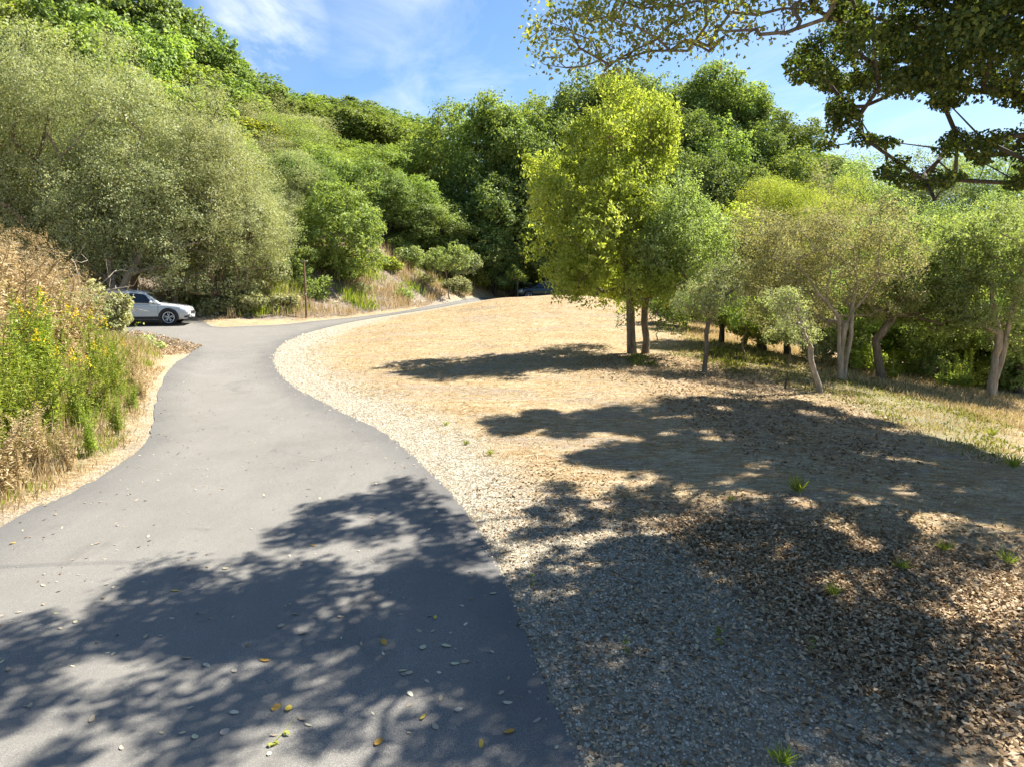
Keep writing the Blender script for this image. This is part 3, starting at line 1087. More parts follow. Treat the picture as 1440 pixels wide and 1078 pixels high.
# pair of trees on the mound
tb = ghit(889, 497)
hero('bay_tree', 'tall lime-green tree with the left of two straight trunks on the mound', 'tree', (889, 497),
     [(862, 152, 30, 30, tb[1] + 0.2, 1.0), (900, 182, 36, 30, tb[1] + 0.9, 1.3), (842, 205, 34, 32, tb[1] + -0.6, 1.4), (800, 226, 24, 26, tb[1] + 0.3, 1.2), (908, 236, 36, 32, tb[1] + 1.0, 1.5), (788, 288, 30, 22, tb[1] + -0.7, 1.4), (850, 275, 44, 30, tb[1] + 0.0, 1.9), (783, 345, 32, 22, tb[1] + -0.4, 1.5), (835, 335, 40, 30, tb[1] + -1.0, 1.9), (798, 392, 36, 18, tb[1] + -0.6, 1.2), (850, 388, 50, 24, tb[1] + 0.3, 1.9), (885, 315, 42, 36, tb[1] + 0.8, 2.1), (766, 254, 18, 18, tb[1] + 0.3, 0.9), (858, 124, 12, 18, tb[1] + 0.2, 0.5), (928, 196, 14, 18, tb[1] + 0.6, 0.7), (905, 398, 44, 16, tb[1] + -0.6, 1.3), (760, 320, 14, 15, tb[1] + 0.2, 0.6), (870, 400, 40, 16, tb[1] + 1.8, 1.3)],
     60000, .48, .125, .055, 'lime', 'bark', 311, stems=[[(889, 500, tb[1]), (887, 460, tb[1]), (886, 420, tb[1]), (878, 340, tb[1]), (868, 240, tb[1] + .2), (862, 170, tb[1] + .2)]],
     stem_r=.15, shell=(.6, 1), up=.2, flat=1.15, droop=.9, fuzz=2.2, spr=.9)
hero('oak_tree', 'pale green tree with the right of two straight trunks on the mound', 'tree', (907, 492),
     [(935, 285, 48, 34, tb[1] - .2, 1.3), (960, 325, 62, 42, tb[1] - .3, 1.7), (925, 350, 50, 45, tb[1] - .6, 1.4), (985, 355, 45, 40, tb[1] - .2, 1.4), (945, 385, 48, 28, tb[1] - .5, 1.3), (895, 300, 28, 30, tb[1] - .6, .8)],
     40000, .36, .08, .045, 'pale', 'bark', 312, stems=[[(907, 494, tb[1] + .3), (906, 455, tb[1] + .3), (908, 420, tb[1] + .2), (918, 370, tb[1]), (935, 310, tb[1])]],
     stem_r=.12, shell=(.4, 1), fuzz=1.5)
# low suckers and leaves around the trunks
hero('oak_sapling', 'leafy low shoots around the foot of the right trunk on the mound', 'shrub', (925, 478),
     [(930, 440, 22, 26, tb[1] + .2, .5), (955, 455, 18, 18, tb[1] + .3, .4), (880, 450, 10, 20, tb[1] + .1, .3)], 900, .2, .07, .045, 'oak', 'bark_dark', 313, stem_r=.02, rtip=.006)

g1 = ghit(990, 520)
hero('sapling', 'thin young tree with one slender stem right of the two trunks', 'tree', (990, 520),
     [(1000, 415, 42, 26, g1[1], .9), (1020, 395, 38, 30, g1[1] + .4, 1.0), (975, 425, 30, 16, g1[1] - .3, .6)], 9000, .24, .06, .032, 'olive', 'bark', 314,
     stems=[[(990, 521, g1[1]), (994, 490, g1[1]), (996, 455, g1[1]), (1010, 425, g1[1]), (1035, 405, g1[1])]], stem_r=.065, rtip=.006, shell=(.2, 1))

g2 = ghit(1186, 536)
Y2 = g2[1]
hero('olive_tree', 'dusty grey-brown tree with pale forking limbs at the centre right', 'tree', (1186, 536),
     [(1125, 345, 60, 40, Y2 + .5, 1.6), (1195, 320, 66, 36, Y2 + .8, 1.9), (1240, 360, 55, 42, Y2 + .3, 1.6), (1160, 395, 62, 40, Y2 + .9, 1.5), (1090, 395, 48, 40, Y2 + .9, 1.3), (1075, 425, 44, 34, Y2 + 1.4, 1.2), (1235, 415, 50, 32, Y2 + 1.2, 1.2), (1150, 440, 40, 22, Y2 + 1.6, 1.0), (1065, 330, 40, 38, Y2 + 1.2, 1.2)],
     44000, .30, .07, .035, 'greybrown', 'bark_pale', 315,
     stems=[[(1186, 538, Y2), (1182, 500, Y2), (1187, 465, Y2), (1196, 445, Y2), (1215, 420, Y2), (1240, 385, Y2)],
            [(1187, 470, Y2), (1180, 448, Y2 - .1), (1162, 425, Y2 - .3), (1140, 395, Y2 - .3), (1120, 365, Y2 - .2)],
            [(1160, 424, Y2 - .3), (1150, 410, Y2 - .6), (1152, 440, Y2 - .5), (1165, 458, Y2 - .3), (1184, 466, Y2 - .1)],
            [(1190, 455, Y2), (1205, 400, Y2 + .1), (1200, 350, Y2 + .3)]], stem_r=.085, rtip=.0055, shell=(.4, 1), droop=.4, spr=1.2)
g3 = ghit(1155, 551)
hero('sapling', 'slim leaning sapling with a crooked bare stem left of the forked tree', 'tree', (1155, 551),
     [(1115, 440, 24, 26, g3[1], .6), (1135, 470, 14, 20, g3[1], .4), (1100, 420, 20, 18, g3[1], .5)], 3200, .2, .055, .03, 'olive', 'bark_pale', 316,
     stems=[[(1155, 552, g3[1]), (1144, 520, g3[1]), (1140, 490, g3[1]), (1130, 470, g3[1]), (1122, 440, g3[1])]], stem_r=.07, rtip=.006, shell=(.2, 1))
g4 = ghit(1242, 524); g4[1] = min(g4[1], 21.5)
hero('olive_tree', 'tree with a curved yellow-brown trunk right of the forked tree', 'tree', None,
     [(1290, 405, 50, 45, g4[1] + .6, 1.6), (1240, 420, 44, 36, g4[1] + .8, 1.4), (1290, 350, 50, 45, g4[1] + 1, 1.7), (1320, 430, 38, 40, g4[1] + .8, 1.4)],
     30000, .32, .09, .045, 'pale', 'bark', 317, stems=[[(1242, 526, g4[1]), (1234, 500, g4[1]), (1231, 478, g4[1]), (1245, 460, g4[1]), (1258, 440, g4[1]), (1275, 400, g4[1] + .3)]], stem_r=.12, base=(at(1242, 524, g4[1])[0], g4[1], 0))
g5 = ghit(1396, 540); g5[1] = min(g5[1], 20.5)
hero('olive_tree', 'pale-stemmed tree leaning right near the right edge', 'tree', None,
     [(1380, 420, 60, 50, g5[1] + .5, 1.6), (1430, 390, 55, 55, g5[1] + .5, 1.6), (1400, 340, 60, 50, g5[1] + 1, 1.8), (1430, 470, 45, 30, g5[1] + .8, 1.2), (1340, 380, 40, 50, g5[1] + 1.2, 1.4)],
     42000, .32, .08, .045, 'pale', 'bark_pale', 318, stems=[[(1396, 542, g5[1]), (1399, 515, g5[1]), (1404, 490, g5[1]), (1400, 450, g5[1]), (1395, 400, g5[1])],
     [(1400, 515, g5[1]), (1420, 450, g5[1]), (1440, 400, g5[1] - .3), (1405, 370, g5[1] - .4)]], stem_r=.11, base=(at(1396, 540, g5[1])[0], g5[1], 0))
# understorey behind them
ul = [('sunny yellow-green bush low on the slope left of the forked tree', 1075, 452, 40, 20, 26, 'lime'), ('sunlit leafy bush behind the forked tree trunk', 1195, 430, 50, 40, 25, 'pale'),
      ('sunlit yellow-green bush above the curved trunk', 1270, 375, 50, 46, 27, 'lime'), ('bright yellow-green tall bush near the right edge', 1385, 440, 50, 50, 25, 'lime'), ('pale green bush low at the right edge', 1440, 450, 46, 60, 23, 'pale'),
      ('pale green bush right of the curved trunk foot', 1310, 455, 40, 36, 24.5, 'pale'), ('yellow-green bush above the thin young tree', 1020, 340, 44, 50, 28, 'lime'), ('olive-green bush filling the gap left of the forked tree crown', 1075, 360, 40, 50, 27, 'greybrown'),
      ('dark green bush in the gap between the mound trees and the forked tree', 1045, 420, 46, 36, 28, 'oak'),
      ('olive bush with dark shade beneath, behind the forked tree', 1110, 440, 50, 36, 26, 'olive'),
      ('bushy oak with a dark hollow beneath, behind the curved trunk', 1235, 460, 46, 36, 27, 'oak'),
      ('bright yellow-green bush right of the curved trunk', 1340, 445, 40, 46, 26, 'lime'),
      ('grey-green bush left of the pale leaning stem', 1345, 410, 46, 52, 29, 'pale'),
      ('dark bush low behind the pale leaning stem', 1375, 495, 46, 30, 27, 'oak'),
      ('leafy green bush at the right edge low on the slope', 1435, 505, 36, 30, 24, 'pale'),
      ('shaded bush at the bend behind the mound trees', 965, 425, 44, 24, 33, 'oak'),
      ('low dark bush behind the right end of the mound', 1000, 400, 44, 28, 38, 'oak_bright'),
      ('dense dark bush between the curved trunk and the yellow-green bush', 1295, 480, 44, 28, 29, 'oak')]
for i, (lb_, px, py, rx, ry, Y, mt) in enumerate(ul):
    hero('bush', lb_, 'bush', None, [(px, py, rx, ry, Y, 1.6), (px - rx * .5, py + ry * .3, rx * .6, ry * .7, Y - .4, 1.2), (px + rx * .5, py + ry * .35, rx * .6, ry * .7, Y + .3, 1.2)],
         11000, .38, .12, .07, mt, 'bark_dark', 330 + i, base=(at(px, py, Y)[0], Y, 0), stem_r=.1)
print('heroes', time.time() - T0)
# ------------------------------------------------------------------ the near oak whose boughs reach over the drive
orng = np.random.default_rng(41)
OB = np.array([13.5, 10.5, 0.0]); OB[2] = float(gz([OB[0]], [OB[1]])[0]) - .1


def dark_ok(px, py):
    """where the photograph shows this oak's dark canopy"""
    poly = np.array([(1112, 80), (1150, 55), (1130, -5), (1600, -5), (1600, 255), (1440, 262), (1380, 240), (1330, 262), (1275, 292), (1240, 262),
                     (1180, 235), (1145, 205), (1175, 185), (1172, 140), (1120, 120)], float)
    gap = in_poly(px, py, np.array([(1210, 132), (1290, 128), (1330, 150), (1440, 150), (1440, 190), (1330, 185), (1300, 210), (1215, 190)], float))
    lace = np.sin(px * .071 + 1.3 * np.sin(py * .045)) * np.sin(py * .083 + 1.1 * np.sin(px * .038 + 2)) 
    return in_poly(px, py, poly) & ~gap & ((lace < .52) | (py < -5) | (px > 1445))


def shade_clumps(poly_px, n, zr, rng):
    """clumps of the crown that stand between the sun and the given patch of ground"""
    poly = np.array(poly_px, float)
    w = ghit(poly[:, 0], np.minimum(poly[:, 1], 1400))[:, :2]
    p = sample_poly(w, n, rng)
    out = []
    for x, y in p:
        for _ in range(9):
            z = rng.uniform(*zr)
            g = float(G0(x, y))
            q_ = np.array([x, y, g]) + SUNV / SUNV[2] * (z - g)
            a, b = proj(q_)
            if dark_ok(a, b) or b < -34 or a > 1475:
                out.append(q_)
                break
    return np.array(out).reshape(-1, 3)


cl = [shade_clumps([(-60, 830), (250, 805), (400, 760), (470, 700), (590, 665), (650, 725), (700, 800), (815, 1078), (-60, 1078)], 84, (7.2, 8.6), orng),
      shade_clumps([(560, 810), (720, 830), (815, 1078), (640, 1078), (560, 940)], 34, (6.5, 9), orng),
      shade_clumps([(420, 700), (590, 662), (700, 800), (560, 800)], 15, (7, 9), orng),
      shade_clumps([(170, 900), (430, 830), (420, 900), (300, 950)], 14, (7, 9), orng),
      shade_clumps([(725, 830), (900, 770), (1040, 745), (1200, 940), (1300, 1078), (820, 1078)], 80, (5.5, 9), orng),
      shade_clumps([(960, 700), (1440, 760), (1440, 1078), (1200, 980)], 24, (5.5, 10), orng),
      shade_clumps([(700, 586), (930, 562), (1130, 560), (1220, 590), (1440, 655), (1440, 730), (1000, 680), (930, 655), (760, 640), (930, 620), (690, 606)], 235, (8, 15), orng),
      shade_clumps([(1440, 640), (1800, 700), (1900, 1000), (1440, 1060)], 40, (5, 12), orng)]
# visible dark canopy at the top right
vis = []
while len(vis) < 190:
    a, b = orng.uniform(1110, 1500), orng.uniform(-10, 292)
    if dark_ok(a, b):
        vis.append(at(a, b, orng.uniform(9.0, 13.0)))
cl.append(np.array(vis))
CL = np.vstack(cl)
CR = orng.uniform(.28, .62, len(CL))
CR[:len(cl[0]) + len(cl[1]) + len(cl[2]) + len(cl[3])] = orng.uniform(.17, .48, len(cl[0]) + len(cl[1]) + len(cl[2]) + len(cl[3]))
CR[len(CL) - len(vis) - len(cl[7]) - 330:len(CL) - len(vis)] *= 1.0
CR[-190:] = orng.uniform(.13, .30, 190)
root = thing('oak_tree', 'large spreading oak with dark canopy hanging in from the top right', 'tree', tuple(OB))
nl = 190000
ww = CR ** 2.1; ww[-190:] *= 2.6; ww /= ww.sum()
jj = orng.choice(len(CL), nl, p=ww)
dd = norm(orng.normal(size=(nl, 3)))
off = dd * (orng.uniform(0, 1, nl) ** .4 * CR[jj])[:, None]; off[:, 2] *= .6
Pn = CL[jj] + off
a_, b_ = proj(Pn)
drop_ = (b_ > -20) & (a_ < 1460) & ~dark_ok(a_, b_) & ~dark_ok(a_ + 12, b_ - 10) & ~dark_ok(a_ + 10, b_ + 8)
Pn = Pn[~drop_]; dd = dd[~drop_]
s = orng.uniform(.7, 1.25, len(Pn)) * np.where((b_[~drop_] < -20) | (a_[~drop_] > 1460), np.interp(Pn[:, 2], [6, 9, 14], [1.0, 1.15, 2.1]), .74)
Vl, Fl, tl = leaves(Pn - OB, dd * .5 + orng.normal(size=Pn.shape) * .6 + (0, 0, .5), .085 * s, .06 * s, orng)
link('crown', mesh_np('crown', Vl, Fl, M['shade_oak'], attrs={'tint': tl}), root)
sub = np.concatenate([orng.choice(len(CL) - 190, 190, replace=False), np.arange(len(CL) - 190, len(CL))])
# main boughs
lb_g = ghit(np.array([-40, 150, 300, 420, 520, 600]), np.array([800, 792, 790, 778, 752, 715]))
bough = []
for i, p in enumerate(lb_g[::-1]):
    z = 10.0 - .1 * i
    bough.append(p + SUNV / SUNV[2] * (z - p[2]) - OB)
stems = [[(0, 0, 0), (-.2, .1, 1.6), (-.5, .2, 3.2), (-1.2, .3, 4.8), (-2.5, .5, 6.6), (-5, .3, 8.6)] + bough,
         [(-.5, .2, 3.0), tuple(at(1500, 140, 11.2) - OB), tuple(at(1435, 138, 11) - OB), tuple(at(1370, 128, 10.8) - OB), tuple(at(1310, 120, 10.5) - OB), tuple(at(1262, 128, 10.3) - OB), tuple(at(1215, 150, 10) - OB)],
         [(-.6, .2, 3.0), tuple(at(1500, 195, 11.8) - OB), tuple(at(1440, 190, 11.6) - OB), tuple(at(1380, 198, 11.3) - OB), tuple(at(1330, 210, 11) - OB), tuple(at(1300, 245, 10.8) - OB)],
         [(-1.2, .3, 4.6), (-1.5, 3, 7.0), (-2, 6, 9.5), (-1, 9, 12)],
         [(-.9, .25, 4.0), tuple(at(1480, 40, 11.5) - OB), tuple(at(1400, 60, 11) - OB), tuple(at(1345, 20, 10.5) - OB)]]
N, r, e, par, ra = skeleton(stems, CL[sub] - OB, orng, rtip=.008, stem_r=.42, step=.55, jit=.14, spread=.25)
hd_ = np.linalg.norm(N[:, :2], axis=1)
capr = np.where(N[:, 2] + OB[2] > 8.2, np.interp(hd_, [0, 1.2, 2.5, 4, 7, 14, 17], [.5, .36, .24, .18, .15, .12, .06]), np.interp(hd_, [0, 1.2, 2.5, 3.5, 5, 8], [.5, .33, .12, .07, .045, .025]))
r = np.minimum(r, capr); ra = np.minimum(ra, capr[e] * 1.05)
a_, b_ = proj(N[e] + OB)
a2, b2 = proj(N[par[e]] + OB)
vis_bad = ((b_ > 0) & (a_ < 1440) & ~dark_ok(a_, b_) & (a_ < 1200)) | ((b2 > 0) & (a2 < 1200) & ~dark_ok(a2, b2) & (b_ > -60))
cut_ = np.zeros(len(N), bool)
for q_, i_e in enumerate(e):
    cut_[i_e] = vis_bad[q_] or cut_[par[i_e]]
print('cut', vis_bad.sum(), cut_.sum(), len(N))
vis_bad = cut_[e]
Vt, Ft = skel_mesh(N, np.minimum(r, .5), e[~vis_bad], par, ra[~vis_bad], 7)
link('trunk', mesh_np('trunk', Vt, Ft, M['bark_dark'], True), root)

# the sparse sunlit bough over the middle of the sky: a second tree behind the first
SB = np.array([9.6, 3.0, 0]); SB[2] = float(gz([SB[0]], [SB[1]])[0]) - .1
root = thing('sycamore_tree', 'tree whose thin sunlit bough droops across the top centre of the sky', 'tree', tuple(SB))
srng = np.random.default_rng(52)
mainb = [at(1300, -230, 6.6), at(1180, -60, 7.6), at(1080, -12, 8.2), at(1010, 2, 8.6), at(960, 24, 8.8), at(915, 32, 9.0), at(870, 38, 9.1), at(830, 30, 9.2), at(780, 12, 9.3)]
tg = []
poly_s = np.array([(735, 45), (770, 12), (830, -20), (1180, -20), (1195, 25), (1110, 42), (1085, 62), (1030, 55), (1010, 100), (975, 88), (955, 60), (900, 70), (868, 104), (842, 84), (800, 64), (765, 92), (752, 60)], float)
while len(tg) < 150:
    a, b = srng.uniform(735, 1195), srng.uniform(-20, 104)
    if in_poly(np.array(a), np.array(b), poly_s):
        tg.append(at(a, b, srng.uniform(8.2, 9.8) - .5 * (a > 1000)))
tg = np.array(tg)
N, r, e, par, ra = skeleton([[(0, 0, 0), (-.3, .2, 3), (-1.0, 1.0, 6)] + [tuple(p - SB) for p in mainb],
                             [tuple(mainb[3] - SB), tuple(at(950, 8, 8.6) - SB), tuple(at(900, 12, 8.7) - SB), tuple(at(850, -4, 8.8) - SB)],
                             [tuple(mainb[4] - SB), tuple(at(925, 55, 8.7) - SB), tuple(at(868, 84, 8.9) - SB), tuple(at(850, 100, 8.9) - SB)]],
                            tg - SB, srng, rtip=.0035, stem_r=.24, step=.22, jit=.10, spread=.15)
hd_ = np.linalg.norm(N + SB - np.array(mainb[-1]), axis=1)
capr = np.interp(hd_, [0, 1.5, 2.5, 4, 6, 9], [.008, .014, .020, .032, .09, .25])
r = np.minimum(r, capr); ra = np.minimum(ra, capr[e])
Vt, Ft = skel_mesh(N, np.minimum(r, .26), e, par, ra, 5)
link('trunk', mesh_np('trunk', Vt, Ft, M['bark'], True), root)
nn_ = np.where(r < .016)[0]
a_, b_ = proj(N[nn_] + SB)
nn_ = nn_[(a_ < 1230) & (b_ < 125)]
k_ = srng.choice(nn_, 3900)
Pn = N[k_] + srng.normal(size=(3900, 3)) * .10
s = srng.uniform(.6, 1.3, len(Pn))
Vl, Fl, tl = leaves(Pn, srng.normal(size=Pn.shape) + (0, 0, .4), .062 * s, .042 * s, srng, T=srng.normal(size=Pn.shape) + (0, 0, -.8))
link('crown', mesh_np('crown', Vl, Fl, M['twig_oak'], attrs={'tint': tl}), root)
print('oak', time.time() - T0)
# ------------------------------------------------------------------ parked cars
def pmat(name, *a, **k):
    M[name] = principled(name, *a, **k)


pmat('white_paint', (.50, .515, .51), .28, coat=.6)
pmat('dark_paint', (.035, .048, .055), .3, coat=.6)
pmat('car_glass', (.012, .016, .018), .06, spec=.8)
pmat('black_plastic', (.018, .018, .019), .6)
pmat('tyre_rubber', (.015, .015, .016), .85)
pmat('alloy', (.55, .56, .58), .3, .9)
pmat('lamp_glass', (.55, .58, .62), .08, spec=.9, coat=1)
pmat('red_lamp', (.35, .01, .01), .15, coat=1)
pmat('chrome', (.75, .75, .76), .12, 1)
pmat('plate_white', (.75, .75, .72), .5)


def cint(X, Y, x):
    """smooth interpolation"""
    X = np.array(X, float); Y = np.array(Y, float)
    o = np.argsort(X); X, Y = X[o], Y[o]
    m = np.gradient(Y, X)
    i = np.clip(np.searchsorted(X, x) - 1, 0, len(X) - 2)
    h = X[i + 1] - X[i]; t = np.clip((x - X[i]) / h, 0, 1)
    return (2 * t ** 3 - 3 * t ** 2 + 1) * Y[i] + (t ** 3 - 2 * t * t + t) * h * m[i] + (-2 * t ** 3 + 3 * t * t) * Y[i + 1] + (t ** 3 - t * t) * h * m[i + 1]


def ringloft(rings, close_ends=True):
    R_ = np.array(rings); n, k = R_.shape[:2]
    V = R_.reshape(-1, 3)
    i = np.arange(k); j = (i + 1) % k
    F = np.concatenate([np.stack([a * k + i, a * k + j, (a + 1) * k + j, (a + 1) * k + i], -1) for a in range(n - 1)])
    F = [F]
    if close_ends:
        F.append(np.array([np.arange(k)[::-1]])); F.append(np.array([(n - 1) * k + np.arange(k)]))
    return V, F


def box(cx, cy, cz, sx, sy, sz, bev=0.0):
    V = np.array([(x, y, z) for x in (-1, 1) for y in (-1, 1) for z in (-1, 1)], float) * .5 * (sx, sy, sz) + (cx, cy, cz)
    F = np.array([(0, 1, 3, 2), (4, 6, 7, 5), (0, 4, 5, 1), (2, 3, 7, 6), (0, 2, 6, 4), (1, 5, 7, 3)])
    return V, F


def patch(P):
    """grid of points -> quads"""
    P = np.array(P, float); a, b = P.shape[:2]
    i = (np.arange(a - 1)[:, None] * b + np.arange(b - 1)[None]).ravel()
    return P.reshape(-1, 3), np.stack([i, i + 1, i + b + 1, i + b], -1)


def car(label, loc, rz, paint, roof_s=1.0, roofdrop=0.0, group=None, name='parked_car'):
    root = thing(name, label, 'car', loc, rz, group)
    X = [-2.25, -2.17, -1.6, -.5, .6, 1.0, 1.6, 2.0, 2.18, 2.26]
    Z0 = [.45, .32, .26, .24, .24, .24, .25, .27, .32, .42]
    ZB = [.92, 1.0, 1.05, 1.02, .995, .985, .93, .85, .75, .60]
    W_ = [.70, .84, .90, .91, .91, .91, .90, .86, .76, .60]
    zb = lambda x: cint(X, ZB, x); z0 = lambda x: cint(X, Z0, x); wd = lambda x: cint(X, W_, x)
    rings = []
    for x in np.linspace(-2.25, 2.26, 34):
        a, b, w = float(z0(x)), float(zb(x)), float(wd(x))
        h = [(w * .86, a), (w * .97, a + .10), (w * 1.0, a + .35 * (b - a)), (w * 1.0, a + .6 * (b - a)), (w * .985, b - .10), (w * .95, b - .03), (w * .86, b + .012), (w * .4, b + .035)]
        ring = [(x, y, z) for y, z in h] + [(x, -y, z) for y, z in h[::-1]]
        rings.append(ring)
    V, F = ringloft(rings)
    link('body', mesh_np('body', V, F, M[paint], True), root)
    XT = [-2.12, -1.95, -1.5, -.9, -.2, .38, .72, 1.06]
    ZT = [1.06, 1.34, 1.53, 1.59, 1.59, 1.50, 1.27, 1.0]
    ZT = [1.0 + (z - 1.0) * roof_s - roofdrop * 0 for z in ZT]
    zt = lambda x: cint(XT, ZT, x)

    def side(x, f, o=0.0):
        b = float(zb(x)) - .02; t = max(float(zt(x)), b + .01); w = float(wd(x)) * .95
        k = (t - b) / .6
        wt = w - .19 * min(k, 1.05)
        z = b + (t - .07 - b) * f if t - b > .08 else b + (t - b) * f
        return (x, w + (wt - w) * f ** 1.1 + o, z)
    rings = []
    for x in np.linspace(-2.12, 1.06, 26):
        b = float(zb(x)) - .02; t = max(float(zt(x)), b + .01)
        s_ = [side(x, f) for f in (0, .33, .66, 1)]
        wt = s_[-1][1]
        h = [(p[1], p[2]) for p in s_] + [(wt * .93, max(t - .02, b)), (wt * .8, t), (wt * .4, t + .015)]
        rings.append([(x, y, z) for y, z in h] + [(x, -y, z) for y, z in h[::-1]])
    V, F = ringloft(rings)
    link('cabin', mesh_np('cabin', V, F, M[paint], True), root)
    # glass
    for sgn in (1, -1):
        for x0, x1, e0, e1 in ((-.30, .80, 0, .42), (-1.22, -.38, 0, 0), (-1.85, -1.30, .35, 0)):
            G_ = []
            for u in np.linspace(0, 1, 8):
                col = []
                for f in np.linspace(.10, .93, 5):
                    x = x0 + (x1 - x0) * u
                    # slanted ends
                    if e1:
                        x = x0 + (x1 - e1 * (f - .1) / .83 - x0) * u
                    if e0:
                        x = (x0 + e0 * (f - .1) / .83) + (x1 - x0 - e0 * (f - .1) / .83) * u
                    p = side(x, f, .006)
                    col.append((p[0], p[1] * sgn, p[2]))
                G_.append(col)
            V, F = patch(G_)
            link('window', mesh_np('window', V, F, M['car_glass'], True), root)
    for nm, xa, xb in (('windscreen', .45, 1.0), ('rear_window', -2.06, -1.72)):
        G_ = []
        for u in np.linspace(0, 1, 6):
            x = xa + (xb - xa) * u
            wt = side(x, 1)[1] * .90
            G_.append([(x + .012 * (1 if nm == 'windscreen' else -1), wt * q_, float(zt(x)) + .018 - .012 * q_ * q_) for q_ in np.linspace(-1, 1, 7)])
        V, F = patch(G_)
        link(nm, mesh_np(nm, V, F, M['car_glass'], True), root)
    # wheels, arches
    for wx in (1.36, -1.32):
        for sgn in (1, -1):
            w = float(wd(wx))
            th = np.linspace(0, 2 * PI, 33)[:-1]
            A_ = []
            for rr, yy in ((.30, .012), (.425, .018), (.445, .004), (.445, -.03)):
                A_.append([(wx + rr * math.cos(t), (w + yy) * sgn, max(.36 + rr * math.sin(t), .24)) for t in th])
            V, F = ringloft(A_, False)
            cap = np.array([np.arange(32)])
            link('wheel_arch', mesh_np('wheel_arch', V, F + [cap], M['black_plastic'], True), root)
            prof = [(.20, -.19), (.335, -.19), (.352, -.16), (.355, -.02), (.345, .022), (.30, .034), (.262, .03), (.255, .015)]
            R_ = [[(wx + r_ * math.cos(t), (w + o_) * sgn, .355 + r_ * math.sin(t)) for t in th] for r_, o_ in prof]
            V, F = ringloft(R_, False)
            wh = link('wheel', mesh_np('wheel', V, F, M['tyre_rubber'], True), root)
            parts = [ringloft([[(wx + r_ * math.cos(t), (w + o_) * sgn, .355 + r_ * math.sin(t)) for t in th] for r_, o_ in ((.262, .032), (.235, .030), (.228, .016))], False)]
            VV = [parts[0][0]]; FF = [parts[0][1][0]]; off_ = len(VV[0])
            for k in range(5):
                a = k * 2 * PI / 5 + .3
                for da in (-.16, .16):
                    c_ = np.array([math.cos(a + da * .5), math.sin(a + da * .5)]); n_ = np.array([-c_[1], c_[0]])
                    c2 = np.array([math.cos(a + da * 1.3), math.sin(a + da * 1.3)])
                    q4 = [c_ * .03 + n_ * .02, c_ * .03 - n_ * .02, c2 * .24 - n_ * .016, c2 * .24 + n_ * .016]
                    V4 = np.array([(wx + p[0], (w + .034) * sgn, .355 + p[1]) for p in q4] + [(wx + p[0], (w + .016) * sgn, .355 + p[1]) for p in q4])
                    F4 = np.array([(0, 1, 2, 3), (0, 4, 5, 1), (1, 5, 6, 2), (2, 6, 7, 3), (3, 7, 4, 0)])
                    VV.append(V4); FF.append(F4 + off_); off_ += 8
            hub = np.array([(wx + .055 * math.cos(t), (w + .036) * sgn, .355 + .055 * math.sin(t)) for t in th[::4]])
            VV.append(hub); HF = np.array([np.arange(8) + off_])
            link('rim', mesh_np('rim', np.concatenate(VV), [np.concatenate(FF), HF], M['alloy']), wh)
    for sgn in (1, -1):
        # sill cladding, door seams, handles, mirror, roof rail, lamps
        G_ = [[(x, (float(wd(x)) * .985 + .012) * sgn, float(z0(x)) + .02), (x, (float(wd(x)) + .012) * sgn, float(z0(x)) + .15)] for x in np.linspace(-.92, .98, 8)]
        V, F = patch(G_)
        link('sill_trim', mesh_np('sill_trim', V, F, M['black_plastic']), root)
        for x in (.92, -.34, -1.16):
            G_ = [[(x - .006 - .12 * (x > .5) * 0, (float(wd(x)) * s2 + .003) * sgn, z), (x + .006, (float(wd(x)) * s2 + .003) * sgn, z)] for z, s2 in ((.42, .995), (.55, 1.0), (.75, 1.0), (.9, .985), (.96, .97))]
            V, F = patch(G_)
            link('door_seam', mesh_np('door_seam', V, F, M['black_plastic']), root)
        for x in (-.16, -.99):
            V, F = box(x, (float(wd(x)) + .012) * sgn, .87, .17, .03, .028)
            link('door_handle', mesh_np('door_handle', V, F, M[paint]), root)
        ang = np.linspace(0, 2 * PI, 11)[:-1]
        R_ = [[(.70 + .07 * s_ * math.cos(t) - .02 * k, (.90 + k * .055) * sgn, 1.07 + .075 * s_ * math.sin(t)) for t in ang] for k, s_ in ((0, .45), (1, .9), (2, 1), (3, .85), (3.6, .3))]
        V, F = ringloft(R_)
        link('wing_mirror', mesh_np('wing_mirror', V, F, M[paint], True), root)
        rail = [(x, (side(x, 1)[1] * .90) * sgn, float(zt(x)) + .035) for x in np.linspace(-1.5, .2, 8)]
        V, F = path_tube(rail, .014, 6)
        link('roof_rail', mesh_np('roof_rail', V, F, M['alloy'], True), root)
        G_ = []
        for x in np.linspace(1.86, 2.20, 6):
            b = float(zb(x)); w = float(wd(x))
            G_.append([(x + .012, (w * 1.0 + .008) * sgn, b - .22), (x + .014, (w + .010) * sgn, b - .15), (x + .008, (w * .97 + .01) * sgn, b - .075), (x, (w * .9) * sgn, b - .005 + .012)])
        V, F = patch(G_)
        link('headlight', mesh_np('headlight', V, F, M['lamp_glass'], True), root)
        G_ = []
        for x in np.linspace(2.02, 2.235, 5):
            b0 = float(z0(x)); w = float(wd(x))
            G_.append([(x + .012, (w * .97 + .01) * sgn, b0 + .05), (x + .012, (w + .012) * sgn, b0 + .13)])
        V, F = patch(G_)
        link('air_intake', mesh_np('air_intake', V, F, M['black_plastic'], True), root)
        G_ = []
        for x in np.linspace(-2.24, -2.0, 4):
            b = float(zb(x)); w = float(wd(x))
            G_.append([(x - .008, (w + .008) * sgn, b - .25), (x - .008, (w * .985 + .01) * sgn, b - .08)])
        V, F = patch(G_)
        link('tail_light', mesh_np('tail_light', V, F, M['red_lamp'], True), root)
    V, F = box(2.245, 0, .60, .05, .92, .13)
    link('grille', mesh_np('grille', V, F, M['black_plastic']), root)
    V, F = box(2.275, 0, .40, .02, .5, .11)
